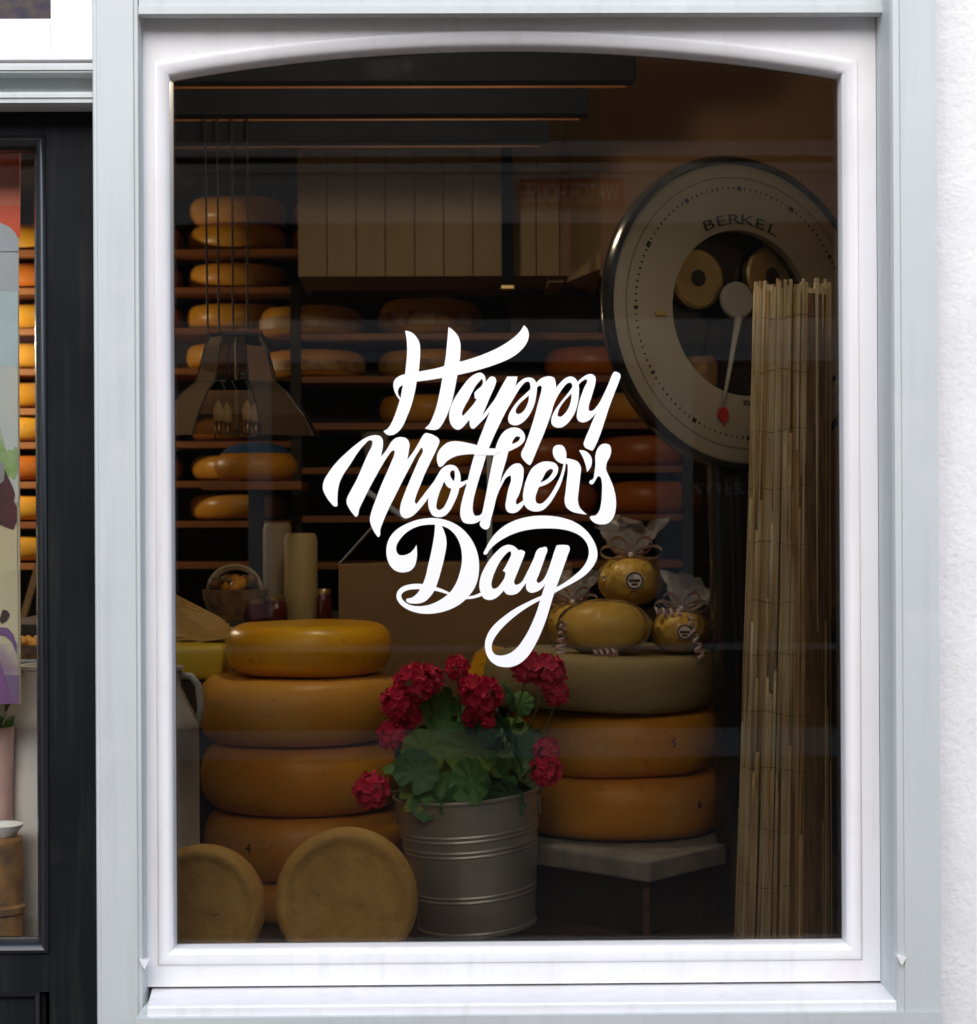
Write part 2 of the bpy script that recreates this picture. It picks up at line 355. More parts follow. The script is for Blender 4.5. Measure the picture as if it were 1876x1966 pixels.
# ---- black shop door on the left
YD = .0
dr = empty('shop_entrance', (-.9, YD, 0), 'black glazed shop door left of the grey pilaster', 'door')
def loc(mbv, parent): return mbv
dxr = ax(181, YD); dgx = ax(68, .03); dt = az(187, YD, 120); gt, gb = az(294, .03, 40), az(1797, .03, 40)
dl = -2.0
off = Vector((.9, -YD, 0))
def B(x0, x1, y0, y1, z0, z1, b=0): return MB().box(x0+.9, x1+.9, y0-YD, y1-YD, z0, z1, b)
be = sz(25, YD)
gi = (dgx+be*.2)
zpan = az(1905, YD, 40)
B(gi+be, dxr+.03, YD, YD+.05, .05, dt).build('stile', M['black'], dr)
B(dl, gi+be-.0005, YD, YD+.05, gt+be*1.1, dt).build('top_rail', M['black'], dr)
B(dl, gi+be-.0005, YD, YD+.05, zpan, gb-be).build('mid_rail', M['black'], dr)
B(dl, gi+be*.6-.0005, YD+.012, YD+.04, .05, zpan-.0005).build('panel', M['black'], dr)
mbp = MB()
for k, (o, y) in enumerate([(0, .014), (.004, .002), (.010, -.006), (.016, -.009), (.022, -.006), (.024, .001)]): pass
pr = [(0, .03), (0, .014), (.005, .004), (.010, -.004), (.016, -.008), (.0215, -.005), (.024, .001)]
rr = [[(dl+.9-o, y, gb-o), (gi+.9+o, y, gb-o), (gi+.9+o, y, gt+o), (dl+.9-o, y, gt+o)] for o, y in pr]
mb = MB()
for r in rr: mb.v += r
for j in range(len(rr)-1):
    for i in range(4): mb.f.append((j*4+i, (j+1)*4+i, (j+1)*4+(i+1) % 4, j*4+(i+1) % 4))
mb.build('glazing_bead', M['blackbead'], dr, auto=40)
mb = MB(); rr = [[(dl+.9-o, y, .1-o), (gi+be*.6+.9+o-.02, y, .1-o), (gi+be*.6+.9+o-.02, y, zpan-.012+o), (dl+.9-o, y, zpan-.012+o)] for o, y in [(0, .011), (.004, .003), (.012, -.002), (.014, .011)]]
for r in rr: mb.v += r
for j in range(len(rr)-1):
    for i in range(4): mb.f.append((j*4+i, (j+1)*4+i, (j+1)*4+(i+1) % 4, j*4+(i+1) % 4))
mb.build('panel_moulding', M['blackbead'], dr)
B(dl, gi+.004, .022, .027, gb-.004, gt+.004).build('pane', M['clear_glass'], dr)
# ---- transom over the door
tr = empty('transom_window', (-.9, 0, az(115, -.05, 80)), 'white framed transom window with dark glass above the black door', 'window')
tz = tr.location.z
def T(x0, x1, y0, y1, v0, v1, Y, b=0): return MB().box(x0+.9, x1+.9, y0, y1, az(v1, Y, 80)-tz, az(v0, Y, 80)-tz, b)
tx = ax(100, -.04, 20); px = dxr+.03
T(tx, px, -.05, .04, -248, 114, -.05).build('frame', M['white'], tr)
T(dl, tx-.0005, -.05, .04, 44, 114, -.05).build('bottom_rail', M['white'], tr)
T(dl, tx-.0005, -.04, .04, 36, 43.6, -.04).build('bead', M['white'], tr)
T(dl, tx-.0005, -.021, -.012, -248, 35.6, -.02).build('pane', M['dark_glass'], tr)
ld = empty('door_cornice', (-.9, 0, az(190, -.07, 80)), 'grey stepped cornice between the black door and the transom', 'cornice')
tz = ld.location.z
T(dl, px, -.075, .05, 121, 139, -.075).build('upper_ledge', M['grey'], ld)
T(dl, px, -.078, .05, 126, 134, -.078).build('ledge_bead', M['grey'], ld)
T(dl, px, -.03, .05, 139.3, 176, -.03).build('recess', M['grey'], ld)
T(dl, px, -.07, .05, 176.3, 197, -.07).build('lower_ledge', M['grey'], ld)
T(dl, px, -.073, .05, 181, 187, -.073).build('ledge_bead', M['grey'], ld)
# ---------------------------------------------------------------- vinyl lettering on the pane
# outlines in photo pixels: tile origin and scale, then x,y pairs; * marks a sharp corner
TILE = {1: (780, 640, 320/1876), 2: (980, 720, 320/1876), 3: (650, 860, 320/1876), 4: (890, 860, 400/1876), 5: (770, 1040, 240/1876), 6: (970, 1040, 280/1619)}
LET = [
 ('Happy', 1, ["290,218* 360,235 425,290 465,370 473,470 468,580 455,708* 560,690 680,665 760,642* 775,560 790,420 803,280 812,173* 870,215 925,280 952,355 957,440 953,520 946,592* 1100,548 1280,482 1440,405 1570,320 1650,250 1690,200 1716,153* 1755,190 1776,250 1770,320 1730,400 1660,475 1560,545 1400,615 1220,675 1060,718 920,750* 905,830 880,960 850,1080 815,1180 775,1275 735,1345 700,1390 660,1408 600,1408 528,1390* 580,1340 630,1240 670,1120 700,990 722,880 738,785* 640,800 540,815 430,828* 415,920 390,1030 355,1150 310,1260 265,1360 225,1415 170,1458 115,1474 75,1466 48,1446 34,1420* 80,1395 125,1330 165,1240 200,1140 228,1050* 190,1000 160,930 150,865 165,810 210,770 290,742* 300,650 310,560 315,440 310,330",
   "265,872* 225,895 205,945 210,985 238,1025* 248,960"]),
 ('Happy', 1, ["1140,735 1200,722 1240,750 1258,800 1258,842* 1290,795 1325,768 1365,775 1385,815 1370,880 1340,950 1300,1040 1255,1150 1215,1240* 1260,1192* 1330,1110* 1400,1080* 1310,1185* 1250,1265 1190,1325 1140,1375 1105,1397 1080,1380 1065,1330 1065,1285* 1030,1325 980,1380 930,1408 880,1390 840,1340 822,1270 828,1170 855,1090 910,990 980,890 1060,790",
   "1215,797 1226,830 1210,880 1165,920 1122,965* 1125,1000 1130,1033* 1152,1038* 1120,1090 1070,1150 1020,1205 982,1238 975,1215 1000,1140 1050,1050 1100,950 1140,880 1180,830"]),
 ('Happy', 2, ["345,299* 468,299* 460,350 440,420* 490,365 560,318 620,311 665,330 693,375 702,440 695,520 675,620 640,710 590,790 530,850 465,883 405,880 365,850 355,805 370,745 410,675 475,590 555,515 620,455* 622,400 607,364 575,362 520,410 460,500 400,600 330,720 265,850 200,985 150,1100 124,1162* 95,1240* -55,1240* -17,1121 65,905 137,716* 42,771* 125,665 195,570 265,440",
   "605,528* 600,590 575,660 535,720 490,748 455,742 447,710 475,650 530,590 570,555"]),
 ('Happy', 2, ["693,375* 740,330 800,302 870,298 905,312 925,360 930,435* 985,370 1050,315 1110,298 1160,320 1190,362 1205,410 1207,480 1195,600 1170,700 1120,800 1060,870 990,912 930,910 885,880 873,830 890,760 940,670 1000,590 1065,510 1124,430* 1122,390 1105,373 1070,380 1020,430 960,520 910,620 875,740 830,870 780,1000 720,1140 670,1260 635,1340 618,1362 590,1350 550,1310 520,1270 512,1245 560,1120 620,950 670,790 710,640 740,530 757,460 757,420 740,408 700,440* 680,410*",
   "1117,503* 1112,580 1085,670 1040,740 985,782 955,775 955,730 985,660 1040,585 1085,535"]),
 ('Happy', 2, ["1190,362* 1250,310 1320,272 1375,275 1405,310 1405,370 1380,470 1350,570 1325,660 1330,710 1365,710 1410,670 1460,600 1500,520 1560,390 1610,270 1630,242 1670,248 1702,275 1706,292 1690,350 1640,480 1580,640 1520,820 1460,1000 1400,1140 1370,1190* 1330,1178 1280,1150 1262,1115 1280,1050 1330,930 1375,820 1415,732* 1370,785 1310,835 1250,850 1205,835 1182,795 1185,720 1205,620 1240,510 1280,410 1305,360 1295,332 1260,345 1200,405* 1180,385*"]),
 ("Mother's", 3, ["640,190 700,182 755,195 785,240 787,310 770,410 765,438* 830,360 900,250 950,213 1010,205 1070,222 1105,280 1098,370 1080,472* 1140,400 1220,270 1282,170 1300,157 1340,162 1410,190 1460,232 1466,255 1440,330 1370,480 1290,650 1230,800 1180,930 1170,980 1187,1007 1220,970 1320,840 1430,700* 1480,760* 1330,940* 1270,1020 1200,1100 1130,1160 1070,1180 1020,1165 992,1110 1000,1020 1040,900 1100,750 1160,610 1220,470 1265,350 1255,335 1210,390 1130,530 1040,700 950,880 860,1060 790,1220 755,1320 747,1395 735,1406 700,1370 655,1290 630,1195 650,1100 700,960 760,800 830,640 890,500 926,400 925,368 905,368 850,430 780,540 700,680 620,830 550,970 500,1080 482,1150 465,1163 430,1130 380,1060 350,990 352,955 400,850 470,720 540,560 610,400 657,300 657,252 635,242 570,290 480,400 390,540 310,660 265,760 245,870 240,970 232,1038 215,1040 160,995 100,910 65,820 75,740 130,640 220,520 340,400 470,290 560,225"]),
 ("Mother's", 3, ["1610,538 1660,555 1705,620 1720,690 1718,745* 1760,735 1795,718* 1850,760* 1778,768* 1740,800 1705,818* 1690,880 1640,1000 1590,1090 1530,1150 1450,1168 1390,1150 1345,1080 1330,1000 1335,930 1360,830 1400,740 1440,670 1490,590 1550,548",
   "1640,607 1650,650 1638,735* 1605,690 1593,640 1610,610", "1525,735* 1560,800 1608,825* 1590,890 1550,990 1500,1065 1460,1082 1432,1060 1432,1000 1460,890 1495,800"]),
 ("Mother's", 4, ["50,452 30,420 22,370 35,310 80,250 130,215 200,203 290,215 410,243* 520,272* 590,275* 640,300* 570,338* 497,338* 470,430 430,560 390,700 370,800 370,880 388,918 418,920 460,890* 510,900* 440,965* 400,988 330,998 275,980 250,930 248,860 265,770 295,660 320,570 350,450 385,328* 300,332 200,350 120,395 70,445"]),
 ("Mother's", 4, ["585,270 610,200 650,130 700,88 760,72 820,85 862,130 868,185 840,230 780,270 710,302* 690,380 660,480 625,620* 660,540 720,455 770,420 820,420 850,455 855,530 840,620 810,720 782,795 790,810 820,795 858,765* 905,770* 862,805* 830,850 790,885 740,895 700,880 682,840 690,760 710,660 735,560 730,535 700,545 650,620 600,730 570,850 540,960 518,1040 500,1052 460,1040 436,1010 440,965 460,880 490,740 520,580 550,430 570,330",
   "745,230* 760,185 790,158 820,165 815,190 790,212"]),
 ("Mother's", 4, ["1040,402 1110,400 1165,420 1188,465 1175,520 1130,580 1070,620 1005,642* 985,690 970,760 985,800 1020,805 1070,770 1130,690 1180,600 1215,520 1235,440 1240,410* 1262,412* 1245,510 1215,610 1160,720 1100,810 1040,865 970,880 910,865 865,820 850,750 860,650 890,550 940,460",
   "1015,600* 1040,560 1080,490 1120,470 1138,480 1120,525 1080,570"]),
 ("Mother's", 4, ["1195,238 1235,250 1260,295 1265,368* 1320,378 1380,405 1405,450 1400,540 1385,680 1378,780 1395,840 1430,880 1465,908* 1400,900 1310,875 1265,835 1250,790 1258,690 1270,580 1280,460 1275,425 1258,418* 1240,422* 1190,405 1150,360 1135,300 1150,255"]),
 ("Mother's", 4, ["1388,292* 1430,292 1480,320 1510,370 1508,430 1465,500* 1450,430 1425,360"]),
 ("Mother's", 4, ["1640,228 1680,240 1697,290 1685,350 1655,410 1648,470 1680,550 1720,650 1743,770 1738,870 1710,950 1660,995 1600,1003 1540,990 1505,960 1492,935 1500,925 1540,920 1575,885 1600,800 1608,690 1605,590 1590,545 1575,540 1545,580 1515,618 1495,615 1487,600 1495,582 1520,570 1535,510 1545,430 1545,340 1570,270 1605,235"]),
 ('Day', 5, ["920,163 1050,178 1200,225 1350,310 1480,440 1580,600 1635,770 1652,950 1635,1120 1580,1280 1480,1415* 1570,1400 1660,1362* 1740,1370* 1680,1415* 1560,1450 1440,1462* 1360,1530 1200,1620 1000,1680 800,1697 620,1670 460,1600 370,1520 328,1420 345,1340 420,1265 530,1228 640,1215 750,1220* 800,1080 830,940 870,780 910,580 935,420 945,270* 860,268 740,280 600,325 480,400 380,510 328,610 330,700 365,750 430,760 530,730 600,670 648,590* 658,700 652,820 620,930 560,1000 480,1030 400,1033 310,1005 230,930 185,830 165,700 180,580 230,460 330,350 480,260 650,195 780,170",
   "1050,290* 1130,315 1230,390 1310,500 1360,640 1378,780 1365,940 1330,1080 1270,1230 1180,1358* 1080,1310 962,1268* 1010,1120 1060,940 1100,770 1128,600 1122,480 1090,370",
   "705,1303* 650,1380 570,1440 485,1465 482,1485 520,1520 600,1532 700,1528 780,1500 860,1430 935,1325* 1040,1350 1150,1385* 1080,1440 960,1510 820,1560 700,1575 580,1565 480,1520 415,1450 405,1400 440,1350 520,1315 620,1303"]),
 ('Day', 6, ["415,437 470,450 515,485 530,503* 580,502 608,525 600,560 570,640 530,740 490,840 478,880 500,912 540,900 600,830* 670,800* 625,885* 580,945 520,1010 440,1032 390,1020 357,978* 320,1020 260,1070 190,1092 120,1070 85,1010 68,930 80,830 130,710 200,600 280,510 350,455",
   "436,515 445,545 420,610 380,690 345,745* 378,768* 360,840 320,900 270,950 230,957 212,920 220,850 260,740 310,640 370,560 415,520"]),
 ('Day', 6, ["765,487 778,478 810,470 860,464 873,490 850,570 810,690 770,800 748,870 765,890 800,875 845,820 885,730 920,630 955,520 985,445* 1060,438 1130,455 1138,475 1115,560 1070,690 1020,830 978,942* 1070,890 1180,810 1280,720 1345,620 1365,530 1345,430 1280,345 1170,285 1030,252 850,243 680,255 520,290 380,350 270,420 190,495 140,555 122,550 150,470 220,350 320,245 440,170 580,120 740,95 900,95 1060,120 1200,170 1320,255 1410,370 1460,490 1465,580 1430,670 1340,780 1220,865 1090,935 955,1010* 920,1120 870,1290 810,1450 730,1620 640,1760 550,1840 460,1880 370,1887 270,1865 190,1800 145,1710 135,1600 160,1510 230,1400 340,1300 480,1200 640,1115 805,1040* 830,960 850,895* 800,960 740,995 680,1005 635,980 620,930 625,885* 590,850* 650,730 710,605",
   "788,1095* 750,1220 690,1370 600,1540 500,1670 410,1730 320,1750 245,1730 215,1670 225,1590 290,1480 390,1370 520,1260 650,1170"]),
]
def smooth_loop(s, tile, Y):
    ox, oy, k = TILE[tile]; P = []; C = []
    for t in s.split():
        c = t.endswith('*'); x, y = t.rstrip('*').split(',')
        p = at((ox+float(x)*k)/1.06663, (oy+float(y)*k)/1.06663, Y); P.append(Vector((p.x, p.z))); C.append(c)
    n = len(P); out = []
    def tan(i):
        a, b, c = P[i-1], P[i], P[(i+1) % n]; la, lc = (b-a).length, (c-b).length
        return ((b-a)/la*lc+(c-b)/lc*la)/(la+lc)
    for i in range(n):
        j = (i+1) % n; p, q = P[i], P[j]; l = (q-p).length
        t0 = (q-p)/l if C[i] else tan(i); t1 = (q-p)/l if C[j] else tan(j)
        if C[i] and not C[j]: t0 = (2*(q-p)/l-t1).normalized()
        if C[j] and not C[i]: t1 = (2*(q-p)/l-t0).normalized()
        ns = 1 if (C[i] and C[j]) else 4
        for k2 in range(ns):
            t = k2/ns; h1 = 2*t**3-3*t*t+1; h2 = t**3-2*t*t+t; h3 = -2*t**3+3*t*t; h4 = t**3-t*t
            r = p*h1+t0*l*h2+q*h3+t1*l*h4; out.append((r.x, r.y))
    return out
let = empty('window_lettering', (0, 0, 0), "white brush script lettering reading Happy Mother's Day on the dark pane", 'lettering')
for i, (word, tile, loops) in enumerate(LET):
    y0 = -.0048-.0003*(i % 4)-(.0012 if word == 'Happy' else 0)
    lp_ = [smooth_loop(s, tile, y0) for s in loops]
    MB().prism(lp_, y0, y0+.0002).build('letter', M['vinyl'], let)

# ---------------------------------------------------------------- the street opposite (seen mirrored in the pane)
YO = -7.0
def oz(v): return 1.42+(983-v)*(3.2-YO)/F          # height of a thing across the street from where it mirrors in the photo
def ox(u): p = (u-938)*(3.2-YO)/F; return p+.123
ob = empty('opposite_building', (0, YO, 0), 'brown shop building across the street mirrored faintly in the pane', 'building')
M['obrown'] = mat('brown_render', (.22, .14, .085), .8, col2=(.18, .11, .065), scale=2)
M['obeige'] = mat('beige_paint', (.58, .53, .46), .6)
M['ogrey'] = mat('pale_grey_paint', (.40, .42, .43), .6)
M['odark'] = mat('dark_shop_glass', (.012, .012, .014), .25, spec=.3)
def OB(name, x0, x1, z0, z1, y, m): return MB().box(x0, x1, -1.5, y, z0, z1).build(name, m, ob)
OB('wall', -7, 7, oz(282), 4.5, .0, M['obrown'])
OB('cornice', -7, 7, oz(300), oz(272), .06, M['obeige'])
OB('cornice', -7, 7, oz(329), oz(312), .04, M['obeige'])
OB('fascia', -7, 7, oz(424), oz(329.5), .015, M['obeige'])
OB('fascia_bead', -7, 7, oz(427.5), oz(424.2), .05, M['ogrey'])
OB('shop_glass', -7, 7, oz(640), oz(428), -.1, M['odark'])
OB('transom_bar', -7, 7, oz(692), oz(656), .03, M['ogrey'])
OB('transom_bar', -7, 7, oz(655), oz(610), .01, M['obeige'])
OB('shop_glass', -7, 7, oz(1180), oz(692.5), -.1, M['odark'])
OB('panelled_base', -7, 7, oz(1395), oz(1180.5), .0, M['odark'])
OB('base_rail', -7, 7, oz(1246), oz(1234), .03, M['ogrey'])
for (a, b2) in ((478, 522), (1262, 1330), (300, 330)):
    OB('mullion', ox(a), ox(b2), oz(1180), oz(693), .02, M['ogrey'])
OB('stall_riser', -7, 7, oz(1450), oz(1396), .04, M['ogrey'])
OB('plinth', -7, 7, 0, oz(1450.5), .02, M['obrown'])
sg = empty('watch_shop_sign', (0, YO+.05, oz(370)), 'red brown WATCH HOUSE sign over the shop across the street', 'sign')
M['signred'] = mat('red_brown_sign', (.50, .06, .015), .5); M['signtext'] = mat('pale_sign_letters', (.85, .75, .62), .5)
MB().box(ox(1000), ox(1200), -.025, .01, -(398-343)/2*10.2/F, (398-343)/2*10.2/F, .006).build('board', M['signred'], sg)
def wtext(body, cx, z, h, parent, m, y, wd=None):
    me = text_mesh(body, h, m, .003); o = link('lettering', me, parent); xs = [v.co.x for v in me.vertices]
    k = wd/(max(xs)-min(xs)) if wd else 1
    # faces +Y (towards the shop window), reads left to right for someone standing at the window looking out
    o.matrix_local = Matrix.Translation((cx, y, z)) @ Matrix.Rotation(math.pi, 4, 'Z') @ Matrix.Rotation(math.pi/2, 4, 'X') @ Matrix.Diagonal((k, 1, 1, 1))
    return o
wtext('WATCH HOUSE', (ox(1000)+ox(1200))/2, -.05, .145, sg, M['signtext'], .014, ox(1190)-ox(1010))
zs_ = empty('neighbour_shop_lettering', (0, YO-.08, oz(940)), 'pale zinzi lettering on the dark glass across the street', 'lettering')
wtext('zinzi', (ox(1310)+ox(1440))/2, -.02, .13, zs_, M['ogrey'], .004, ox(1435)-ox(1315))

# ---------------------------------------------------------------- cheese wheels
def wheel_mesh(name, Rr, h, m, bulge=.5, n=48, face=None):
    """a wheel with rounded rim: super-ellipse profile"""
    P = [(0, 0)]; e = min(h*bulge, Rr*.5)
    fr = .018*Rr if face is None else face
    P.append((Rr*.55, .0005)); 
    for i in range(17):
        a = -math.pi/2+math.pi*i/16
        c, s_ = math.cos(a), math.sin(a)
        P.append((Rr-e+e*(abs(c)**.55), h/2+h/2*math.copysign(abs(s_)**.95, s_)))
    P.append((Rr*.55, h+.0005-fr*.3)); P.append((0, h-fr*.3))
    mb = MB().lathe(P, n)
    me = mb.mesh(name, m, smooth=True)
    return me
def rough_up(me, amp, seed):
    rnd = random.Random(seed); a = [(rnd.uniform(0, 6.28), rnd.randint(2, 5), rnd.uniform(.3, 1)) for _ in range(4)]
    for v in me.vertices:
        th = math.atan2(v.co.y, v.co.x); r = math.hypot(v.co.x, v.co.y)
        d = sum(w_*math.sin(k*th+p) for p, k, w_ in a)*amp*r*4
        v.co.z += d*.35; v.co.x *= 1+d*.35; v.co.y *= 1+d*.35
M['band'] = mat('printed_rim_band', (.50, .30, .12), .5, col2=(.30, .13, .05), scale=26, lo=.4, hi=.5)
WM = {}
def wheel(x, y, z, Rr, h, key, label, group, seed=0, bulge=.5, rot=None, name='round_cheese', share=True):
    k = (round(Rr, 3), round(h, 3), key, bulge, seed if not share else 0)
    if k not in WM:
        WM[k] = wheel_mesh('wheel', Rr, h, CH[key], bulge); rough_up(WM[k], .006, seed)
    o = link(name, WM[k], None, (x, y, z), rot or (0, 0, random.uniform(0, 6.28)))
    return tag(o, label, 'cheese', group)
# left stack in the window
Y1 = .75; xL = ax(580, Y1); RL = sz(195, Y1)
zz = [FL, .680, .812, .952, 1.088, 1.194]
G1 = 'wheels stacked on the left of the display'
wl = []
for i, (lab, k, dx) in enumerate([('lowest amber cheese wheel of the left stack, behind the two upright wheels', 'amber2', 0),
                         ('amber cheese wheel of the left stack with a small 4 inked on its rim', 'amber', .006),
                         ('middle big amber cheese wheel of the left stack, level with the lone red bloom', 'amber2', .0),
                         ('broad pale amber cheese wheel directly under the small shiny yellow wheel', 'pale', -.006)]):
    wl.append(wheel(xL+dx, Y1, zz[i]+.001, RL, zz[i+1]-zz[i]-.002, k, lab, G1, i, share=False))
Rs = sz(158.5, Y1); wl.append(wheel(ax(593, Y1), Y1, zz[4]+.001, Rs, zz[5]-zz[4], 'yellow', 'small shiny yellow cheese wheel on top of the left stack', G1, 9, .62, share=False))
# pale chalky smear on the top wheel
# right stack on the stone slab
Y2 = .80; xR = ax(1178, Y2); RR = sz(204, Y2)
G2 = 'wheels stacked on the stone slab'
zr = [.752, .882, 1.017, 1.128]
wr = [wheel(xR+.008, Y2, zr[0]+.001, RR, zr[1]-zr[0]-.001, 'amber2', 'lowest amber cheese wheel on the stone slab with a small 6 inked on it', G2, 3, share=False),
      wheel(xR-.002, Y2, zr[1]+.001, RR, zr[2]-zr[1]-.001, 'amber', 'middle amber cheese wheel of the right stack with a faint 5 inked on it', G2, 4, share=False),
      wheel(xR-.028, Y2, zr[2]+.001, sz(228, Y2), zr[3]-zr[2], 'olive', 'olive grey cheese wheel under the cellophane wrapped cheeses', G2, 5, .34, share=False)]
def ink(par, Rr, h, ang, body, size, zf_=.5):
    me = text_mesh(body, size, M['print'], .0004); o = link('inked_number', me, par)
    r0_ = par.rotation_euler.z; a = ang-r0_
    o.matrix_local = Matrix.Rotation(a, 4, 'Z') @ Matrix.Translation((Rr+.0012, 0, h*zf_)) @ Matrix.Rotation(math.pi/2, 4, 'Z') @ Matrix.Rotation(math.pi/2, 4, 'X')
ink(wl[1], RL, .13, R_(-118), '4', .028); ink(wr[0], RR, .13, R_(-48), '6', .026); ink(wr[1], RR, .13, R_(-62), '5', .022)
# two wheels standing on edge against the stack
def upright(u, Y, r, th, label, seed, tilt):
    me = MB()
    P = [(0, .008), (r*.5, .010), (r*.70, .013), (r*.77, .010), (r*.82, .002), (r*.88, 0), (r*.95, .006), (r, .022), (r*1.01, th/2), (r, th-.022), (r*.95, th-.006), (r*.86, th), (0, th-.008)]
    me.lathe(P, 56); m_ = me.mesh('wheel', CH['tan'], smooth=True); rough_up(m_, .004, seed)
    x = ax(u, Y, 1740)
    o = link('round_cheese', m_, None, (x, Y, FL+r*1.012), (R_(-90+tilt), 0, 0))
    return tag(o, label, 'cheese', 'wheels standing on edge behind the sill')
upright(382, .17, .113, .085, 'upright round cheese at the bottom left corner of the pane, cut off by the frame', 21, -5)
upright(663, .17, .128, .09, 'upright round cheese showing its pitted face just left of the steel bucket', 22, -7)
# ---------------------------------------------------------------- stone slab table
sb = empty('stone_topped_stand', (xR+.02, Y2, FL), 'dark stand with a grey stone slab carrying the right cheese stack', 'stand')
hd = .40
def diamond(h, z0, z1, m, name, b=.004):
    bm = MB().box(-h/2**.5, h/2**.5, -h/2**.5, h/2**.5, z0, z1, b); o = bm.build(name, m, sb); o.rotation_euler.z = R_(45+2); return o
diamond(hd, .752-FL-.040, .752-FL, M['stone'], 'slab', .006)
diamond(hd-.05, 0, .752-FL-.0402, M['iron'], 'body', .003)
p = MB().box(-.006, .006, -.006, .006, 0, .752-FL-.042).build('corner_strip', M['rust'], sb); p.location = (.012, -(hd-.052), 0)
# ---------------------------------------------------------------- bucket and geranium
YB = .55; bx = ax(916, YB, 1780); bz = FL+.004
bk = empty('metal_bucket', (bx, YB, bz), 'galvanised steel bucket with raised bands holding the geranium', 'bucket', rot=(R_(1.5), R_(-4.2), 0))
Rt, Rb, Hb = sz(139, YB), sz(112, YB), .268
def rb(z): return Rb+(Rt-Rb)*z/Hb
P = [(0, .004), (rb(0)-.004, .004), (rb(0)+.003, 0), (rb(0)+.003, .007), (rb(.01), .010)]
for zc in (.070, .079, .160, .169, .190, .199):
    P += [(rb(zc-.0032), zc-.0032), (rb(zc)+.0012, zc-.0016), (rb(zc)+.0017, zc), (rb(zc)+.0012, zc+.0016), (rb(zc+.0032), zc+.0032)]
P += [(rb(Hb-.006), Hb-.006), (Rt+.0035, Hb-.004), (Rt+.0045, Hb), (Rt+.002, Hb+.003), (Rt-.002, Hb), (rb(Hb*.5)-.003, Hb*.5)]
MB().lathe(P, 72).build('body', M['steel'], bk, auto=16)
MB().lathe([(0, Hb-.022), (rb(Hb-.022)-.004, Hb-.024)], 40).build('soil', M['soil'], bk)
for s_ in (-1, 1):
    MB().box(-.012, .012, -.002, .002, -.018, .018, .001).build('handle_lug', M['steel'], bk, loc=(s_*(rb(.23)+.002), 0, .23), rot=(0, 0, R_(90)))
gp = empty('geranium', (bx, YB, bz+Hb-.02), 'potted geranium with crimson blooms and scalloped green leaves', 'plant')
gO = gp.location
def leaf_mesh(seed, m):
    rnd = random.Random(seed); mb = MB(); n = 40; rings = [0, .3, .6, .85, 1]; vs = [(0, 0, 0)]
    cup = rnd.uniform(.15, .85)*rnd.choice((1, 1, -1)); ph = rnd.uniform(0, 6)
    for r in rings[1:]:
        for i in range(n):
            a = 2*math.pi*i/n; lob = abs(math.sin(a*4.5+.2))  # scalloped rim
            notch = max(0, 1-abs(((a+math.pi/2+math.pi) % (2*math.pi))-math.pi)/.35)
            rr_ = r*(1-(.10*(1-lob)+.5*notch)*(r**3))
            z = cup*r*r*.5+.06*r*math.sin(a*9+ph)+.10*r*r*math.sin(2*a+ph)
            vs.append((rr_*math.cos(a), rr_*math.sin(a), z))
    fs = [(0, 1+i, 1+(i+1) % n) for i in range(n)]
    for j in range(3):
        for i in range(n): fs.append((1+j*n+i, 1+(j+1)*n+i, 1+(j+1)*n+(i+1) % n, 1+j*n+(i+1) % n))
    return mb.add(vs, fs).mesh('leaf', m, smooth=True)
LM = [leaf_mesh(i, M[('leaf2', 'leaf', 'leaf3', 'leaf')[i % 4]]) for i in range(8)]
def put_leaf(u, v, dY, rpx, tilt, az_, i):
    p = at(u, v, YB+dY)-gO; r = sz(rpx, YB)
    o = link('leaf', LM[i % 8], gp, p, None); o.scale = (r, r, r)
    o.rotation_euler = Euler((R_(90-tilt), R_(az_), R_(random.uniform(-50, 50))), 'XYZ')
def stalk(u, v, dY, r=.0022, name='stalk', mm='stem'):
    q = at(u, v, YB+dY)-gO; b0 = Vector((q.x*.35+random.uniform(-.02, .02), random.uniform(-.03, .05), 0)); mid = (b0+q)/2+Vector((q.x*.15, .01, .02))
    pts = [b0+(mid-b0)*t*2*(1-t)+(q-b0)*t*t for t in [i/6 for i in range(7)]]
    pts[-1] = q; MB().tube(pts, [r*1.2]*4+[r]*3, 6).build(name, M[mm], gp, smooth=True)
fixed_leaves = [(905,1440,-.12,52),(985,1415,-.10,56),(1015,1450,-.08,42),(930,1390,-.07,40),(815,1440,-.10,46),(850,1400,-.06,40),(800,1480,-.12,44),(905,1500,-.14,46),(880,1470,-.06,44),
 (960,1490,-.05,52),(1000,1500,-.02,44),(850,1520,-.12,46),(800,1525,-.11,36),(925,1530,-.13,42),(980,1530,-.09,40),(870,1340,-.05,34),(840,1355,-.03,36),(900,1360,0,38),(985,1330,-.06,30),(1000,1350,-.05,26),
 (780,1450,-.02,36),(960,1440,.02,50),(830,1490,.02,52),(900,1410,.06,52),(1010,1480,.05,44),(870,1540,-.13,34),(820,1545,-.12,30),(760,1470,.0,28)]
for i, (u, v, dY, r) in enumerate(fixed_leaves):
    put_leaf(u, v, dY, r, random.uniform(-25, 70), random.uniform(-160, 160), i); stalk(u, v+4, dY+.006)
for i in range(26):
    u = random.gauss(897, 62); v = random.uniform(1390, 1535); u = max(785, min(1010, u))
    put_leaf(u, v, random.uniform(-.05, .09), random.uniform(22, 38), random.uniform(-30, 80), random.uniform(-180, 180), i+3)
    if i % 2: stalk(u, v+4, .03)
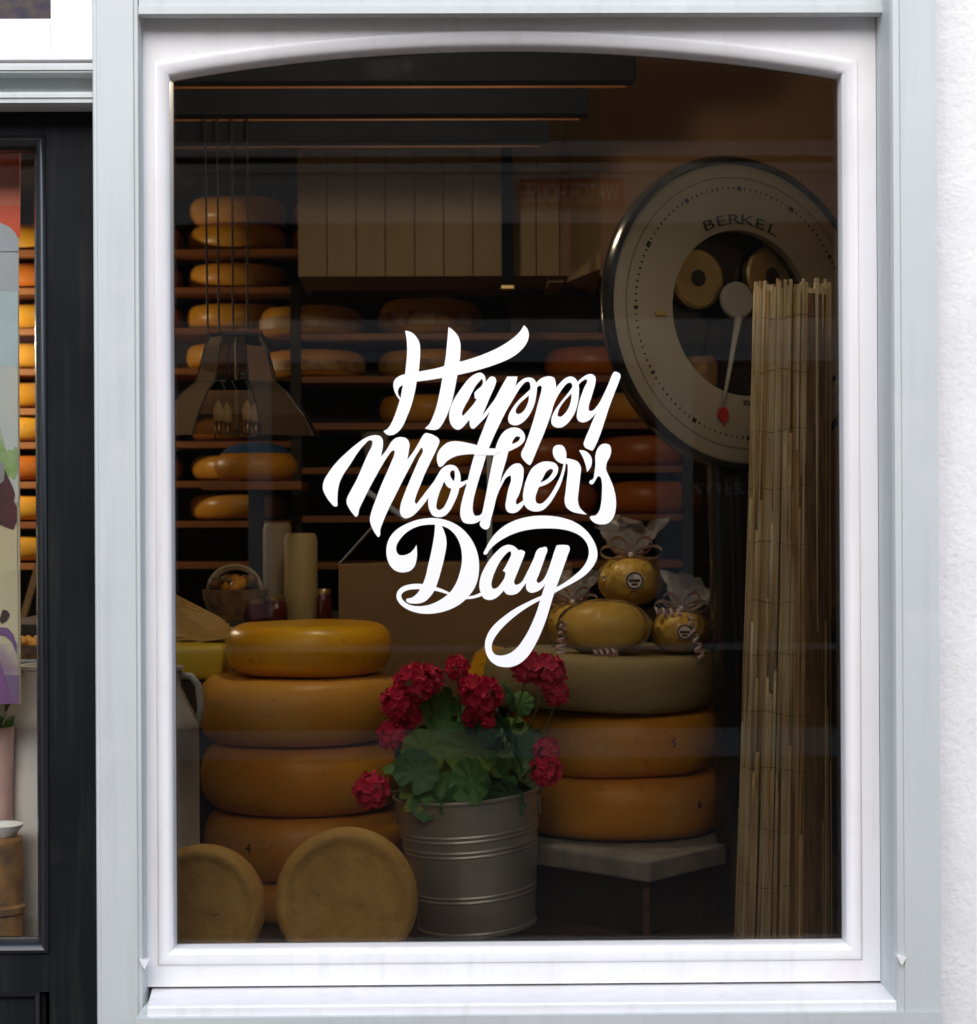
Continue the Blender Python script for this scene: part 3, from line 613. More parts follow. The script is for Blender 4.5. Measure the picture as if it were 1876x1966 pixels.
def bloom_mesh(seed, m, nf=26):
    """round umbel of ruffled florets"""
    rnd = random.Random(seed); mb = MB()
    for k in range(nf):
        z = 1-2*(k+.5)/nf*.86; a = k*2.39996+rnd.uniform(-.2, .2); q = math.sqrt(max(0, 1-z*z))
        c = Vector((q*math.cos(a), q*math.sin(a), z))*rnd.uniform(.62, .78); n_ = c.normalized(); t = n_.orthogonal().normalized(); b2 = n_.cross(t)
        for pth in range(6):
            th = pth*2*math.pi/6+rnd.uniform(-.3, .3); L_ = rnd.uniform(.28, .42); wd = rnd.uniform(.14, .2)
            d = (t*math.cos(th)+b2*math.sin(th)); s_ = n_.cross(d); up_ = n_*rnd.uniform(.05, .22)
            vs = [c, c+d*L_*.5+s_*wd+up_*.9, c+d*L_*.55+up_*.6, c+d*L_*.5-s_*wd+up_*.9, c+d*L_+s_*wd*.8+up_*1.5+n_*rnd.uniform(-.04, .04), c+d*L_*1.08+up_*1.1, c+d*L_-s_*wd*.8+up_*1.5+n_*rnd.uniform(-.04, .04)]
            mb.add(vs, [(0, 1, 2), (0, 2, 3), (1, 4, 5, 2), (2, 5, 6, 3)])
    return mb.mesh('bloom', m, smooth=True)
BM = [bloom_mesh(i, M['petal'] if i != 2 else M['petal2']) for i in range(4)]
blooms = [(795,1312,-.10,40,0),(765,1348,-.11,34,1),(822,1305,-.07,32,2),(785,1375,-.08,26,3),(878,1283,-.06,25,1),(925,1335,-.12,40,0),(905,1318,-.08,26,3),(905,1378,-.05,20,1),(753,1410,-.10,29,3),(713,1517,-.14,34,1),
 (1012,1278,-.09,34,2),(1052,1290,-.10,36,2),(1068,1330,-.10,26,2),(1050,1440,-.09,26,2),(1048,1478,-.10,32,1),(937,1385,-.12,15,0)]
for (u, v, dY, r, k) in blooms:
    p = at(u, v, YB+dY)-gO; o = link('bloom', BM[k], gp, p); s_ = sz(r, YB); o.scale = (s_, s_, s_)
    o.rotation_euler = (R_(random.uniform(50, 80)), random.uniform(-.4, .4), random.uniform(-.5, .5)); stalk(u, v+r*.4, dY+.01, .0018)
# ---------------------------------------------------------------- rolled reed mat
YM = .19; mx = ax(1511, YM, 1200); mr = sz(88, YM)-.004; zt = az(548, YM, 1510)
rm = empty('rolled_reed_mat', (mx, YM, FL), 'upright roll of tan reed matting standing at the right edge of the window', 'reed mat')
Hm = zt-FL; nr = 290
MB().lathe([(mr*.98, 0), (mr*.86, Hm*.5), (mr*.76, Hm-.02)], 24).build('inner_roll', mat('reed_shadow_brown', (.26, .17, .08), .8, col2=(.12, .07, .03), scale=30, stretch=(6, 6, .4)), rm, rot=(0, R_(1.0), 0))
for i in range(nr):
    a = 2*math.pi*(i//2)/(nr//2)+random.uniform(-.02, .02); rad = .0033*random.uniform(.75, 1.3); ly = mr*random.choice((1, 1, .99, .96))+random.uniform(-.003, .001)
    cut = random.Random(i//2).uniform(.2, .8)+random.uniform(-.02, .02); ts = (0, cut*.3, cut*.6, cut*.85, cut) if i % 2 else (cut+.003, cut+(1-cut)*.3, cut+(1-cut)*.6, cut+(1-cut)*.85, 1)
    top = Hm+random.uniform(-.016, .008); pts = []; w0 = random.uniform(-.006, .006); w1 = random.uniform(-.006, .006)
    for t in ts:
        fl = .84+.26*(1-t)**1.3; q = a+(w0*(1-t)+w1*t)/mr
        sq = .013*t-.010*(1-t)                                   # the roll leans a little to the left at its foot
        pts.append((ly*fl*math.cos(q)+sq, ly*fl*.9*math.sin(q)+random.uniform(-.0008, .0008), max(.0, top*t)))
    if i % 2: pts[0] = (pts[0][0], pts[0][1], 0)
    MB().tube(pts, [rad*random.uniform(.9, 1.1) for _ in pts], 6).build('reed', REED[random.choice([0, 0, 1, 1, 2, 2, 3])], rm, smooth=True)
M['wire'] = mat('thin_binding_wire', (.10, .08, .06), .5, metal=.6)
for k in range(12):
    t = (k+.6)/12.2; fl = .84+.26*(1-t)**1.3; ph = random.uniform(0, 6)
    ps = [((mr*fl+.0026)*math.cos(2*math.pi*i/48)+.013*t-.010*(1-t), (mr*fl+.0026)*.9*math.sin(2*math.pi*i/48), Hm*t+.003*math.sin(i*.7+ph)+.004*math.sin(2*math.pi*i/48+ph)) for i in range(49)]
    MB().tube(ps, .0006, 4, False).build('binding_wire', M['wire'], rm)
# ---------------------------------------------------------------- dial scale
YK = .55; kc = at(1427, 601, YK); kr = sz(289, YK)
ds = empty('dial_weighing_scale', (kc.x, YK, kc.z), 'big round weighing scale with cream dial and black case behind the reed mat', 'scale', rot=(R_(-3.0), 0, R_(26)))
TX = Matrix.Rotation(math.pi/2, 4, 'X')               # lathe axis -> facing the street (-Y)
def kl(prof, name, m, n=96, parent=ds, loc_=(0, 0, 0), auto=35):
    return MB().lathe(prof, n, M=TX, c=loc_).build(name, m, parent, auto=auto)
kl([(kr*1.0, -.002), (kr*1.010, .006), (kr*1.04, .004), (kr*1.06, -.008), (kr*1.055, -.022), (kr*.95, -.06), (kr*.8, -.11), (0, -.125)], 'case', M['dialblack'])
hr = sz(160, YK)
kl([(hr, -.02), (hr, .0), (hr*1.004, .0012), (kr*.985, .0012), (kr*1.001, -.002)], 'dial_ring', M['dial'])
kl([(0, -.06), (hr*1.05, -.06)], 'inner_plate', M['dialblack'])
MB().lathe([(hr*1.0, -.06), (hr*1.0, -.018)], 64, M=TX).build('inner_wall', M['dialblack'], ds, smooth=True)
def kp(u, v):                                         # point of the dial plane seen at a photo point
    bi = ds.matrix_basis.inverted(); o_ = bi @ CAM; p_ = bi @ at(u, v, YK); d_ = p_-o_
    return o_+d_*(-o_.y/d_.y)
bpy.context.view_layer.update()
for (u, v) in ((1360, 528), (1503, 524)):
    q = kp(u, v); r = sz(60, YK)
    d = kl([(0, -.052), (r*.26, -.052), (r*.26, -.036), (r*.9, -.034), (r, -.038), (r, -.055)], 'brass_disc', M['brass'], 48, ds, (q.x, 0, q.z))
    kl([(0, -.035), (r*.27, -.035), (r*.27, -.05)], 'bore', M['dialblack'], 32, ds, (q.x, -.0005, q.z))
q = kp(1362, 690); r = sz(34, YK)
MB().lathe([(0, .06), (r*.8, .058), (r, .045), (r*.95, 0), (0, 0)], 32, c=(q.x, .035, q.z-.05)).build('brass_cup', M['wicker'], ds, auto=40)
q = kp(1424, 574); r = sz(36, YK)
kl([(0, -.010), (r*.9, -.010), (r, -.014), (r, -.022)], 'hub', M['greyenamel'], 40, ds, (q.x, 0, q.z))
q2 = kp(1386, 775); n0 = Vector((q.x, .0105, q.z-r*.8)); n1 = Vector((q2.x, -.006, q2.z))
nd = MB().tube([n0, n0.lerp(n1, .3), n0.lerp(n1, .7), n1], [.0085, .006, .0045, .003], 8).build('needle', M['greyenamel'], ds, smooth=True)
q3 = kp(1385, 796); rr_ = sz(12, YK)
MB().prism([[(q3.x+rr_*math.sin(a)*(1 if math.cos(a) > -.2 else max(.05, 1+ (math.cos(a)+.2)*1.1)), q3.z+rr_*math.cos(a)*(1.15 if math.cos(a) > 0 else 1.8)) for a in [2*math.pi*i/28 for i in range(28)]]], -.009, -.006).build('pointer_tip', M['redpaint'], nd)
mk = MB()
for i in range(120):
    a = 2*math.pi*i/120; rr_ = kr*.835; big = i % 10 == 0
    c = Vector((rr_*math.sin(a), 0, rr_*math.cos(a))); t = Vector((math.cos(a), 0, -math.sin(a))); n_ = Vector((math.sin(a), 0, math.cos(a)))
    h = .0055 if not big else .009; wd = .0016 if not big else .005; jit = random.uniform(.6, 1.3)
    y = -.0018
    mk.add([c+t*wd*jit-n_*h*.5+Vector((0, y, 0)), c-t*wd*jit-n_*h*.5+Vector((0, y, 0)), c-t*wd*jit+n_*h*.5+Vector((0, y, 0)), c+t*wd*jit+n_*h*.5+Vector((0, y, 0))], [(0, 1, 2, 3)])
mo = mk.build('scale_marks', M['print'], ds)
for rr_ in (kr*.905, kr*.91):
    kl([(rr_, .0018), (rr_+.0006, .0018)], 'fine_ring', M['print'], 96)
for i, ch in enumerate('BERKEL'):
    a = R_(-24+i*9.6); rr_ = hr*1.075
    me = text_mesh(ch, .040, M['print'], .0005); o = link('brand_letter', me, ds)
    o.matrix_local = Matrix.Translation((rr_*math.sin(a), -.0022, rr_*math.cos(a))) @ Matrix.Rotation(a, 4, 'Y') @ Matrix.Rotation(math.pi/2, 4, 'X') @ Matrix.Diagonal((1.35, .72, 1, 1))
MB().box(-.013, .013, -.0035, 0, -.0045, .0045, .001).build('side_mark', M['brass'], ds, loc=(-hr*1.17, -.001, -.01))
me = text_mesh('3000', .016, M['print'], .0004); o = link('capacity_print', me, ds); o.matrix_local = Matrix.Translation((.005, -.0022, -hr*1.12)) @ Matrix.Rotation(math.pi/2, 4, 'X')
cz = FL-kc.z
MB().tube([(.02, .10, -kr*.9), (.03, .12, cz+.02)], [.045, .05], 20).build('column', M['dialblack'], ds, auto=40)
# ---------------------------------------------------------------- milk cans
def milk_can(x, y, z, r, hb, m, label, face=0):
    t = empty('milk_can', (x, y, z), label, 'milk can', 'milk cans in the shop window', rot=(0, 0, face))
    P = [(0, 0), (r*.97, 0), (r, .012), (r, hb*.46), (r*1.012, hb*.465), (r*1.012, hb*.475), (r, hb*.48), (r, hb), (r*1.015, hb+.003), (r*1.015, hb+.010), (r*.97, hb+.02), (r*.80, hb+r*.55), (r*.62, hb+r*.95), (r*.60, hb+r*1.25), (r*.68, hb+r*1.30), (r*.68, hb+r*1.36), (r*.55, hb+r*1.36), (r*.55, hb+r)]
    MB().lathe(P, 48).build('body', m, t, auto=35)
    for s_ in (-1, 1):
        ps = [(s_*r*.96, 0, hb+r*.05), (s_*r*1.05, 0, hb+r*.45), (s_*r*1.0, 0, hb+r*.95), (s_*r*.85, 0, hb+r*1.15), (s_*r*.60, 0, hb+r*1.18)]
        MB().tube(ps, r*.075, 10).build('handle', m, t, smooth=True)
    return t
Yc = .37; rc = .088
milk_can(ax(382, Yc, 1500)-rc, Yc, FL, rc, az(1408, Yc-.06, 360)-FL, M['cansteel'], 'grey metal milk can half hidden at the left edge of the dark pane')
# ---------------------------------------------------------------- things behind: carton, counter, gifts
YC = 1.03
ct = empty('brown_carton', (ax(865, YC, 1200), YC+.1, FL), 'large plain brown carton standing behind the flowers', 'box')
x0, x1 = ax(650, YC, 1150)-ct.location.x, ax(1100, YC, 1150)-ct.location.x; zc = az(1082, YC)-FL
MB().box(x0, x1, -.1, .1, 0, zc, .003).build('body', M['carton'], ct)
MB().box(x0+.02, x0+.13, -.012, .012, 0, .004).build('flap', M['bluepaper'], ct, loc=(0, -.06, zc+.03), rot=(R_(20), R_(35), 0))
MB().box(-.002, .12, -.055, .055, 0, .003).build('flap', M['bluepaper'], ct, loc=(x0, 0, zc), rot=(0, R_(-48), 0))
# yellow block on a crate
YY = .84; cr = empty('wooden_crate', (ax(437, YY, 1270)-.13, YY+.06, FL), 'dark wooden crate behind the milk can and left stack', 'crate')
zy = az(1306, YY-.07, 385)
for k in range(4): MB().box(-.16, .13, -.15, -.14, k*(zy-FL)/4+.004, (k+1)*(zy-FL)/4-.004).build('slat', M['darkwood'], cr)
MB().box(-.16, .13, -.139, .15, 0, zy-FL-.002).build('body', M['darkwood'], cr)
yb = tag(MB().box(-.13, .10, -.07, .12, 0, sz(66, YY), .012).build('cheese_block', CH['block'], None, smooth=True, loc=(ax(437, YY, 1270)-.10, YY, zy-.001)), 'square yellow cheese block left of the small shiny wheel', 'cheese')
kf = empty('kraft_wrapping', (ax(385, YY, 1200), YY+.02, zy+sz(66, YY)), 'folded kraft paper lying on the yellow cheese block', 'paper')
for k in range(5):
    MB().add([(-.07, 0, 0), (.05, -.01, .004), (.045, .02, .03+.006*k), (-.09, .03, .055+.004*k), (-.07, .003, .001), (.05, -.007, .006), (.045, .023, .032+.006*k), (-.09, .033, .058+.004*k)], [(0,1,2,3),(7,6,5,4),(0,4,5,1),(1,5,6,2),(2,6,7,3),(3,7,4,0)]).build('fold', M['kraft'], kf, loc=(-.012*k+.02, .012*k, .002*k), rot=(R_(8*k-10), R_(6*k-5), R_(10*k-15)))
# counter
YT = 1.40; zct = az(1192, 1.36)
cn = empty('shop_counter', (-.1, 1.62, 0), 'dark wooden counter behind the window display', 'counter')
MB().box(-1.0, 1.1, -.27, .27, 0.02, zct-.03).build('cabinet', M['darkwood'], cn); MB().box(-1.03, 1.12, -.29, .29, zct-.0295, zct, .004).build('counter_top', M['darkwood'], cn)
def on(u, Y=1.48): return (ax(u, Y, 1150), Y, zct)
# gift basket
bs = empty('gift_basket', on(452), 'dark wicker gift basket with a pale hoop handle', 'basket')
MB().lathe([(0, .005), (.060, 0), (.078, .05), (.082, .075), (.076, .076), (.068, .03)], 32).build('bowl', M['wicker'], bs, auto=60)
for k, (rr_, dy) in enumerate(((.066, -.01), (.058, .012))):
    MB().tube([(rr_*math.cos(a), dy, .072+rr_*.95*math.sin(a)) for a in [math.pi*i/18 for i in range(19)]], .0045, 8).build('handle', M['ring'], bs, smooth=True)
for k in range(16):
    a = random.uniform(0, 6.28); r = random.uniform(0, .055)
    MB().lathe([(0, .02), (.012, .016), (.017, 0), (.012, -.014), (0, -.018)], 10).build('dried_flower', M['wicker'] if k % 2 else CH['amber2'], bs, smooth=True, loc=(r*math.cos(a), r*math.sin(a), .078+random.uniform(0, .018)), rot=(random.random(), random.random(), 0))
def roll(u, wpx, v0, m, label, Y):
    r = sz(wpx/2, Y); h = az(v0, Y)-zct
    t = empty('paper_roll', on(u, Y), label, 'paper roll', 'paper rolls on the counter')
    MB().lathe([(r*.3, h-.01), (r*.3, h), (r*.85, h), (r, h-.012), (r, .004), (r*.98, 0), (0, 0)], 36).build('wrap', m, t, auto=40)
    MB().lathe([(r*.30, .01), (r*.30, h+.002), (r*.24, h+.002), (r*.24, .01)], 24).build('core', M['carton'], t)
roll(533, 54, 1002, M['paper'], 'white paper roll standing on the counter behind the gift basket', 1.60)
roll(578, 64, 1022, M['paper2'], 'cream paper roll standing in front of the white one on the counter', 1.49)
for i, (u, wpx, v0) in enumerate(((530, 44, 1142), (492, 38, 1150), (622, 30, 1130))):
    r = sz(wpx/2, 1.42); t = empty('jam_jar', on(u, 1.41), ['dark red jam jar in front of the paper rolls', 'dark jam jar beside the gift basket', 'dark jam jar right of the cream paper roll'][i], 'jar', 'jam jars on the counter')
    h = max(.03, az(v0, 1.42)-zct)
    MB().lathe([(0, 0), (r*.95, 0), (r, .006), (r, h*.72), (r*.82, h*.82), (r*.82, h*.84)], 24).build('glass', M['jar'], t, auto=40); MB().lathe([(r*.86, h*.84), (r*.88, h), (r*.8, h+.002), (0, h+.002)], 24).build('lid', M['brass'], t, auto=40)
# steel upright in the middle of the shop
sp = empty('steel_upright', (ax(940, 1.30, 1000), 1.30, FL), 'thin steel upright behind the lettering', 'post')
MB().box(-.006, .006, -.006, .006, 0, az(860, 1.3)-FL).build('tube', M['steel'], sp); MB().box(-.012, .012, -.012, .012, 0, .006).build('foot', M['steel'], sp)
# ---------------------------------------------------------------- cellophane wrapped cheeses on the olive wheel
zo = zr[3]+.002
M['cello2'] = bpy.data.materials.new('crumpled_cellophane'); M['cello2'].use_nodes = True
N = M['cello2'].node_tree.nodes; L = M['cello2'].node_tree.links; b = N['Principled BSDF']; b.inputs['Base Color'].default_value = (.72, .70, .72, 1); b.inputs['Roughness'].default_value = .22
t_ = N.new('ShaderNodeBsdfTransparent'); mx_ = N.new('ShaderNodeMixShader'); mx_.inputs[0].default_value = .26
L.new(t_.outputs[0], mx_.inputs[1]); L.new(b.outputs[0], mx_.inputs[2]); L.new(mx_.outputs[0], N['Material Output'].inputs[0])
def crinkle(seed, r, h, n=42):
    rnd = random.Random(seed); vs = []; rows = 8
    for j in range(rows+1):
        t = j/rows
        for i in range(n):
            a = 2*math.pi*i/n; k = .25+1.0*t**.8; rr_ = r*k*(1+rnd.uniform(-.22, .22)*t+.18*math.sin(a*5+seed)*t)
            vs.append((rr_*math.cos(a), rr_*.7*math.sin(a), h*t*(1+.18*math.sin(a*3+seed))+rnd.uniform(-.004, .004)))
    fs = [(j*n+i, j*n+(i+1) % n, (j+1)*n+(i+1) % n, (j+1)*n+i) for j in range(rows) for i in range(n)]
    return MB().add(vs, fs)
def ribbon_curl(parent, p0, L_, r, turns, dirv, seed):
    rnd = random.Random(seed); p0 = Vector(p0); d = Vector(dirv).normalized(); a = d.orthogonal().normalized(); b2 = d.cross(a); n = turns*14; W = .0062
    for strand, mm in ((0, 'rib_w'), (1, 'rib_p')):
        vs = []
        for i in range(n+1):
            t = i/n; th = 2*math.pi*turns*t+strand*.0; c = p0+d*(L_*t)+(a*math.cos(th)+b2*math.sin(th))*r*(.7+.5*t)
            o_ = d*(W*.55*strand); vs += [c+o_, c+o_+d*W*(.5 if strand else .55)]
        MB().add(vs, [(2*i, 2*i+1, 2*i+3, 2*i+2) for i in range(n)]).build('ribbon', M[mm], parent, smooth=True)
def gift(u, v0, v1, wpx, Y, z, label, seed, badge=True, bow=True, key='gold', sq=1.0, top=0):
    r = sz(wpx/2, Y); h = sz(v1-v0, Y); t = empty('wrapped_cheese', (ax(u, Y, v1), Y, z), label, 'cheese', 'cellophane wrapped cheeses on the olive wheel')
    P = [(0, 0)]+[(r*abs(math.cos(a))**.8, h/2+h/2*math.sin(a)) for a in [(-1+2*i/14)*math.pi/2 for i in range(1, 14)]]+[(0, h)]
    body = MB().lathe(P, 40).build('cheese', CH[key], t, smooth=True); body.scale = (1, sq, 1)
    P2 = [(r_*1.05+.001, z_*1.04-.001) for r_, z_ in P[1:]]
    mb = MB().lathe(P2, 40)
    rnd = random.Random(seed); mb.v = [(x*(1+rnd.uniform(-.02, .03)), y*(1+rnd.uniform(-.02, .03)), max(.0005, z_+rnd.uniform(-.002, .002))) for x, y, z_ in mb.v]
    mb.build('wrapper', M['cello'], t)
    if bow:
        c = crinkle(seed, r*.85, h*.7).build('wrapper_top', M['cello2'], t, loc=(0, 0, h*.98), rot=(R_(-10), R_(top), 0))
        for s_ in (-1, 1):
            for q_ in (0, 1, 2):
                ss = []; n_ = 22; an = R_((8, 38, -28)[q_]); Ll = r*(1.0, .8, 1.15)[q_]; Wl = r*(.26, .3, .1)[q_]
                for i in range(n_+1):
                    th = 2*math.pi*i/n_; x_ = Ll*(1-math.cos(th))/2; y_ = Wl*math.sin(th)*(x_/Ll)**.5
                    if q_ == 2: x_, y_ = Ll*i/n_, .006*math.sin(i*.9)-r*.25*(i/n_)**2          # loose tail
                    ss.append(Vector((s_*(x_*math.cos(an)-y_*math.sin(an)), -r*.35-.15*x_, h*1.03+x_*math.sin(an)+y_*math.cos(an))))
                wv = Vector((0, -.8, .5)).normalized()*.006
                vs = []
                for p_ in ss: vs += [p_-wv, p_+wv]
                MB().add(vs, [(2*i, 2*i+1, 2*i+3, 2*i+2) for i in range(len(ss)-1)]).build('ribbon_loop', M['rib_p'] if q_ == 1 else M['rib_w'], t, smooth=True)
        MB().lathe([(0, -.006), (.006, -.003), (.007, .002), (.004, .006), (0, .007)], 10).build('ribbon_knot', M['rib_w'], t, smooth=True, loc=(0, -r*.38, h*1.03))
    if badge:
        bd = MB().lathe([(0, .0), (r*.29, .0)], 28, M=TX).build('badge', M['rib_w'], t, loc=(r*.05, -r*sq*1.02-.003, h*.52), rot=(R_(-6), 0, 0))
        MB().lathe([(r*.225, .0006), (r*.28, .0006)], 28, M=TX).build('badge_ring', M['print'], bd)
        MB().box(-r*.18, r*.18, -.0008, -.0004, -r*.05, r*.05).build('badge_print', M['print'], bd); MB().box(-r*.10, r*.10, -.0008, -.0004, -r*.16, -r*.08).build('badge_print', M['print'], bd)
    return t
g1 = gift(1160, 1138, 1238, 172, .70, zo, 'long pale yellow cheese in cellophane lying on the olive wheel', 31, badge=False, bow=False, key='butter', sq=.6)
g2 = gift(1306, 1150, 1233, 104, .70, zo, 'small golden cheese ball with round badge at the right end of the olive wheel', 32, key='butter', top=24)
g3 = gift(1210, 1050, 1143, 118, .80, zo+sz(88, .72), 'golden cheese ball with round badge tied with a bow on top of the other', 33, key='butter')
g4 = gift(1098, 1068, 1150, 96, .93, zo, 'wrapped cheese behind the tail of the lettering', 34, badge=False, key='butter')
ribbon_curl(g2, (.012, -.055, .085), .09, .008, 5, (.25, -.1, -1), 1)
ribbon_curl(g2, (-.06, -.03, .09), .06, .010, 4, (1, 0, -.15), 2)
ribbon_curl(g1, (-.085, -.03, .075), .07, .010, 5, (-.1, -.1, -1), 3)
ribbon_curl(g1, (-.03, -.06, .006), .05, .008, 4, (1, 0, .02), 4)
# orange wedge between the stacks
MBw = MB().prism([[(0, 0), (.085, 0), (.085, .062), (.05, .07), (.02, .05)]], -.04, .04)
tag(MBw.build('cheese_wedge', CH['yellow'], None, loc=(ax(890, .98, 1290)+.005, .96, az(1298, .98))), 'orange yellow cheese wedge behind the lowest curl of the lettering', 'cheese')
tag(MB().box(-.06, .06, -.06, .06, 0, az(1298, .98)-FL-.001, .004).build('wooden_block', M['darkwood'], None, loc=(ax(890, .98, 1290)+.05, .96, FL)), 'dark wooden block hidden behind the geranium leaves', 'block')
# ---------------------------------------------------------------- shelf racks with cheese
def rack(name, label, u_0, u_1, Y, boards, depth, vtop, m, bt):
    t = empty(name, (ax((u_0+u_1)/2, Y), Y, .02), label, 'shelf'); x0, x1 = ax(u_0, Y)-t.location.x, ax(u_1, Y)-t.location.x
    for v in boards:
        z1 = az(v, Y, 700)-.02; MB().box(x0+.0305, x1-.0305, 0, depth, z1-bt, z1, .002).build('shelf', m, t)
    for s_, x in ((0, x0), (1, x1-.03)): MB().box(x, x+.03, -.01, depth+.01, 0, az(vtop, Y)-.02).build('upright', M['darkwood'], t)
    MB().box(x0, x1, depth+.011, depth+.02, 0, az(vtop, Y)-.02).build('back_panel', M['darkwood'], t)
    return t
YA = 3.2; rowsA = [477, 550, 628, 705, 781, 846, 922, 999, 1078]
rack('cheese_rack', 'long wooden cheese rack along the back of the shop', -240, 600, YA, rowsA, .36, 285, M['wood'], .022)
ordn = ['top', 'second', 'third', 'fourth', 'fifth', 'sixth', 'seventh', 'eighth', 'ninth']
RA = sz(93, YA+.17); GA = 'cheese wheels on the back rack'
keys = ['gold', 'orange', 'gold', 'amber', 'gold', 'gold', 'orange', 'amber', 'gold']
for i, v in enumerate(rowsA):
    z = az(v, YA, 60)+.0005; h = sz(47 if i else 50, YA)
    for c, (u, lab) in enumerate(((57, 'wheel behind the black door on the %s shelf' % ordn[i]), (457, 'wheel on the %s back shelf, left of the lettering' % ordn[i]))):
        if c == 1 and i == 8: continue
        if c == 0 and i == 0: h_ = sz(49, YA)
        k = keys[(i+c*2) % 9]
        wheel(ax(u+random.uniform(-5, 5)*c, YA+.17, v), YA+.17, z, RA, h, k, ('golden ' if k in ('gold', 'amber') else 'orange ')+'cheese '+lab, GA, i % 3, .6)
    if i in (0, 1, 2, 5, 6):
        wheel(ax(258, YA+.17, v), YA+.17, z, RA, h, 'orange', 'cheese wheel sliver beside the left window frame on the %s shelf' % ordn[i], GA, 1, .6)
wheel(ax(457, YA+.17, 420), YA+.17, az(477, YA, 60)+sz(50, YA)+.002, RA, sz(54, YA), 'gold', 'golden cheese wheel stacked topmost at upper left behind the hanging wires', GA, 2, .6)
wheel(ax(655, YA+.17, 420), YA+.17, az(477, YA, 60)+.002+sz(50, YA), RA, sz(48, YA), 'orange', 'orange cheese wheel peeping out left of the cream cabinet', GA, 2, .6)
wheel(ax(655, YA+.17, 420), YA+.17, az(477, YA, 60)+.0005, RA, sz(50, YA), 'orange', 'orange cheese wheel half behind the cream cabinet on the top shelf', GA, 1, .6)
YE = 2.4; rowsB = [640, 722, 812, 897, 990, 1080]
rack('cheese_rack', 'shorter wooden cheese rack in front of the back rack, behind the lettering', 560, 1330, YE, rowsB, .32, 545, M['wood'], .020)
RE_ = sz(97, YE+.15); GB = 'cheese wheels on the middle rack'
colsB = {0: [(598, 'gold', 57), (826, 'amber', 72)], 1: [(604, 'amber', 54), (826, 'amber', 54), (1142, 'orange', 58)], 2: [(826, 'amber2', 56), (1050, 'orange', 58), (1236, 'amber2', 58)], 3: [(826, 'pale', 54), (1050, 'orange', 56), (1240, 'orange', 60)], 4: [(1050, 'orange', 66), (1250, 'orange', 64), (840, 'amber2', 58)]}
for i, cols in colsB.items():
    for j, (u, k, hp) in enumerate(cols):
        pos = 'left' if u < 700 else 'middle left' if u < 900 else 'middle right' if u < 1100 else 'far right'
        o = wheel(ax(u, YE+.15, rowsB[i]), YE+.15, az(rowsB[i], YE, 700)+.0005, RE_, sz(hp, YE), k, '%s cheese wheel, %s, %s shelf of middle rack' % ({'gold': 'golden', 'orange': 'dark orange', 'pale': 'pale'}.get(k, 'amber'), pos, ordn[i]), GB, i, .62 if not (i == 0 and j == 1) else .7)
        if i == 0 or (i == 1 and j < 2):                 # printed paper band round the rim
            hh = sz(hp, YE)
            MB().lathe([(RE_*1.004+.002, hh*.22), (RE_*1.010+.003, hh*.40), (RE_*1.004+.002, hh*.60)], 40).build('paper_band', M['band'], o, smooth=True)
# small things on the racks
vz = empty('grey_vase', (ax(720, YE+.05, 890), YE+.06, az(897, YE, 700)), 'grey tapered vase on the middle rack behind the lettering', 'vase')
MB().lathe([(0, 0), (.022, 0), (.028, .02), (.042, .10), (.044, .105), (.038, .105), (.024, .02)], 24).build('body', M['greyenamel'], vz, auto=40); MB().lathe([(.044, .103), (.047, .106), (.044, .109)], 24).build('rim', M['greyenamel'], vz)
bw = empty('blue_topped_cheese', (ax(492, 2.2, 905), 2.2, az(925, 2.2, 492)), 'brown cheese with a blue cap below the lantern', 'cheese')
MB().lathe([(0, 0), (.10, .004), (.118, .03), (.118, .055), (.10, .08), (0, .086)], 36).build('body', CH['amber2'], bw, smooth=True); MB().lathe([(.101, .081), (.075, .102), (.03, .112), (0, .114)], 36).build('blue_cap', M['blue'], bw, smooth=True)
pd = empty('post_table', (ax(492, 2.2, 905), 2.2, .02), 'dark post table carrying the blue capped cheese', 'table')
MB().box(-.14, .14, -.12, .12, az(925, 2.2, 492)-.045, az(925, 2.2, 492)-.021, .003).build('top', M['wood'], pd); MB().box(-.02, .02, -.02, .02, 0, az(925, 2.2, 492)-.0455).build('leg', M['darkwood'], pd)
# ---------------------------------------------------------------- cream boarded wall cabinet, post, fascia
YF = 2.0
cb = empty('wall_cabinet', (ax(777, YF, 400), YF, az(530, YF)), 'cream painted cabinet of upright boards hanging at the back', 'cabinet')
cx0, cx1 = ax(571, YF, 400)-cb.location.x, ax(964, YF, 400)-cb.location.x; ch_ = az(272, YF)-az(530, YF)
MB().box(cx0, cx1+.25, .012, .35, .002, ch_).build('carcass', M['brownwall'], cb)
nb = 7; bw_ = (cx1-cx0)/nb
for k in range(nb): MB().box(cx0+k*bw_+.0012, cx0+(k+1)*bw_-.0012, 0, .0118, 0, ch_, .002).build('board', M['cream'], cb)
for k in range(2): MB().box(cx1+.03+k*.065, cx1+.03+(k+1)*.065-.002, 0, .0118, .0, ch_, .002).build('board', M['cream'], cb)
bp = empty('black_post', (ax(974, 1.9, 400), 1.9, az(548, 1.9)), 'square black post hanging in front of the cream cabinet', 'post')
MB().box(-sz(11, 1.9), sz(11, 1.9), -.015, .015, 0, 2.74-bp.location.z, .002).build('shaft', M['navy'], bp); MB().box(-sz(13, 1.9), sz(13, 1.9), -.018, .018, -.012, -.0005, .002).build('foot', M['brass'], bp)
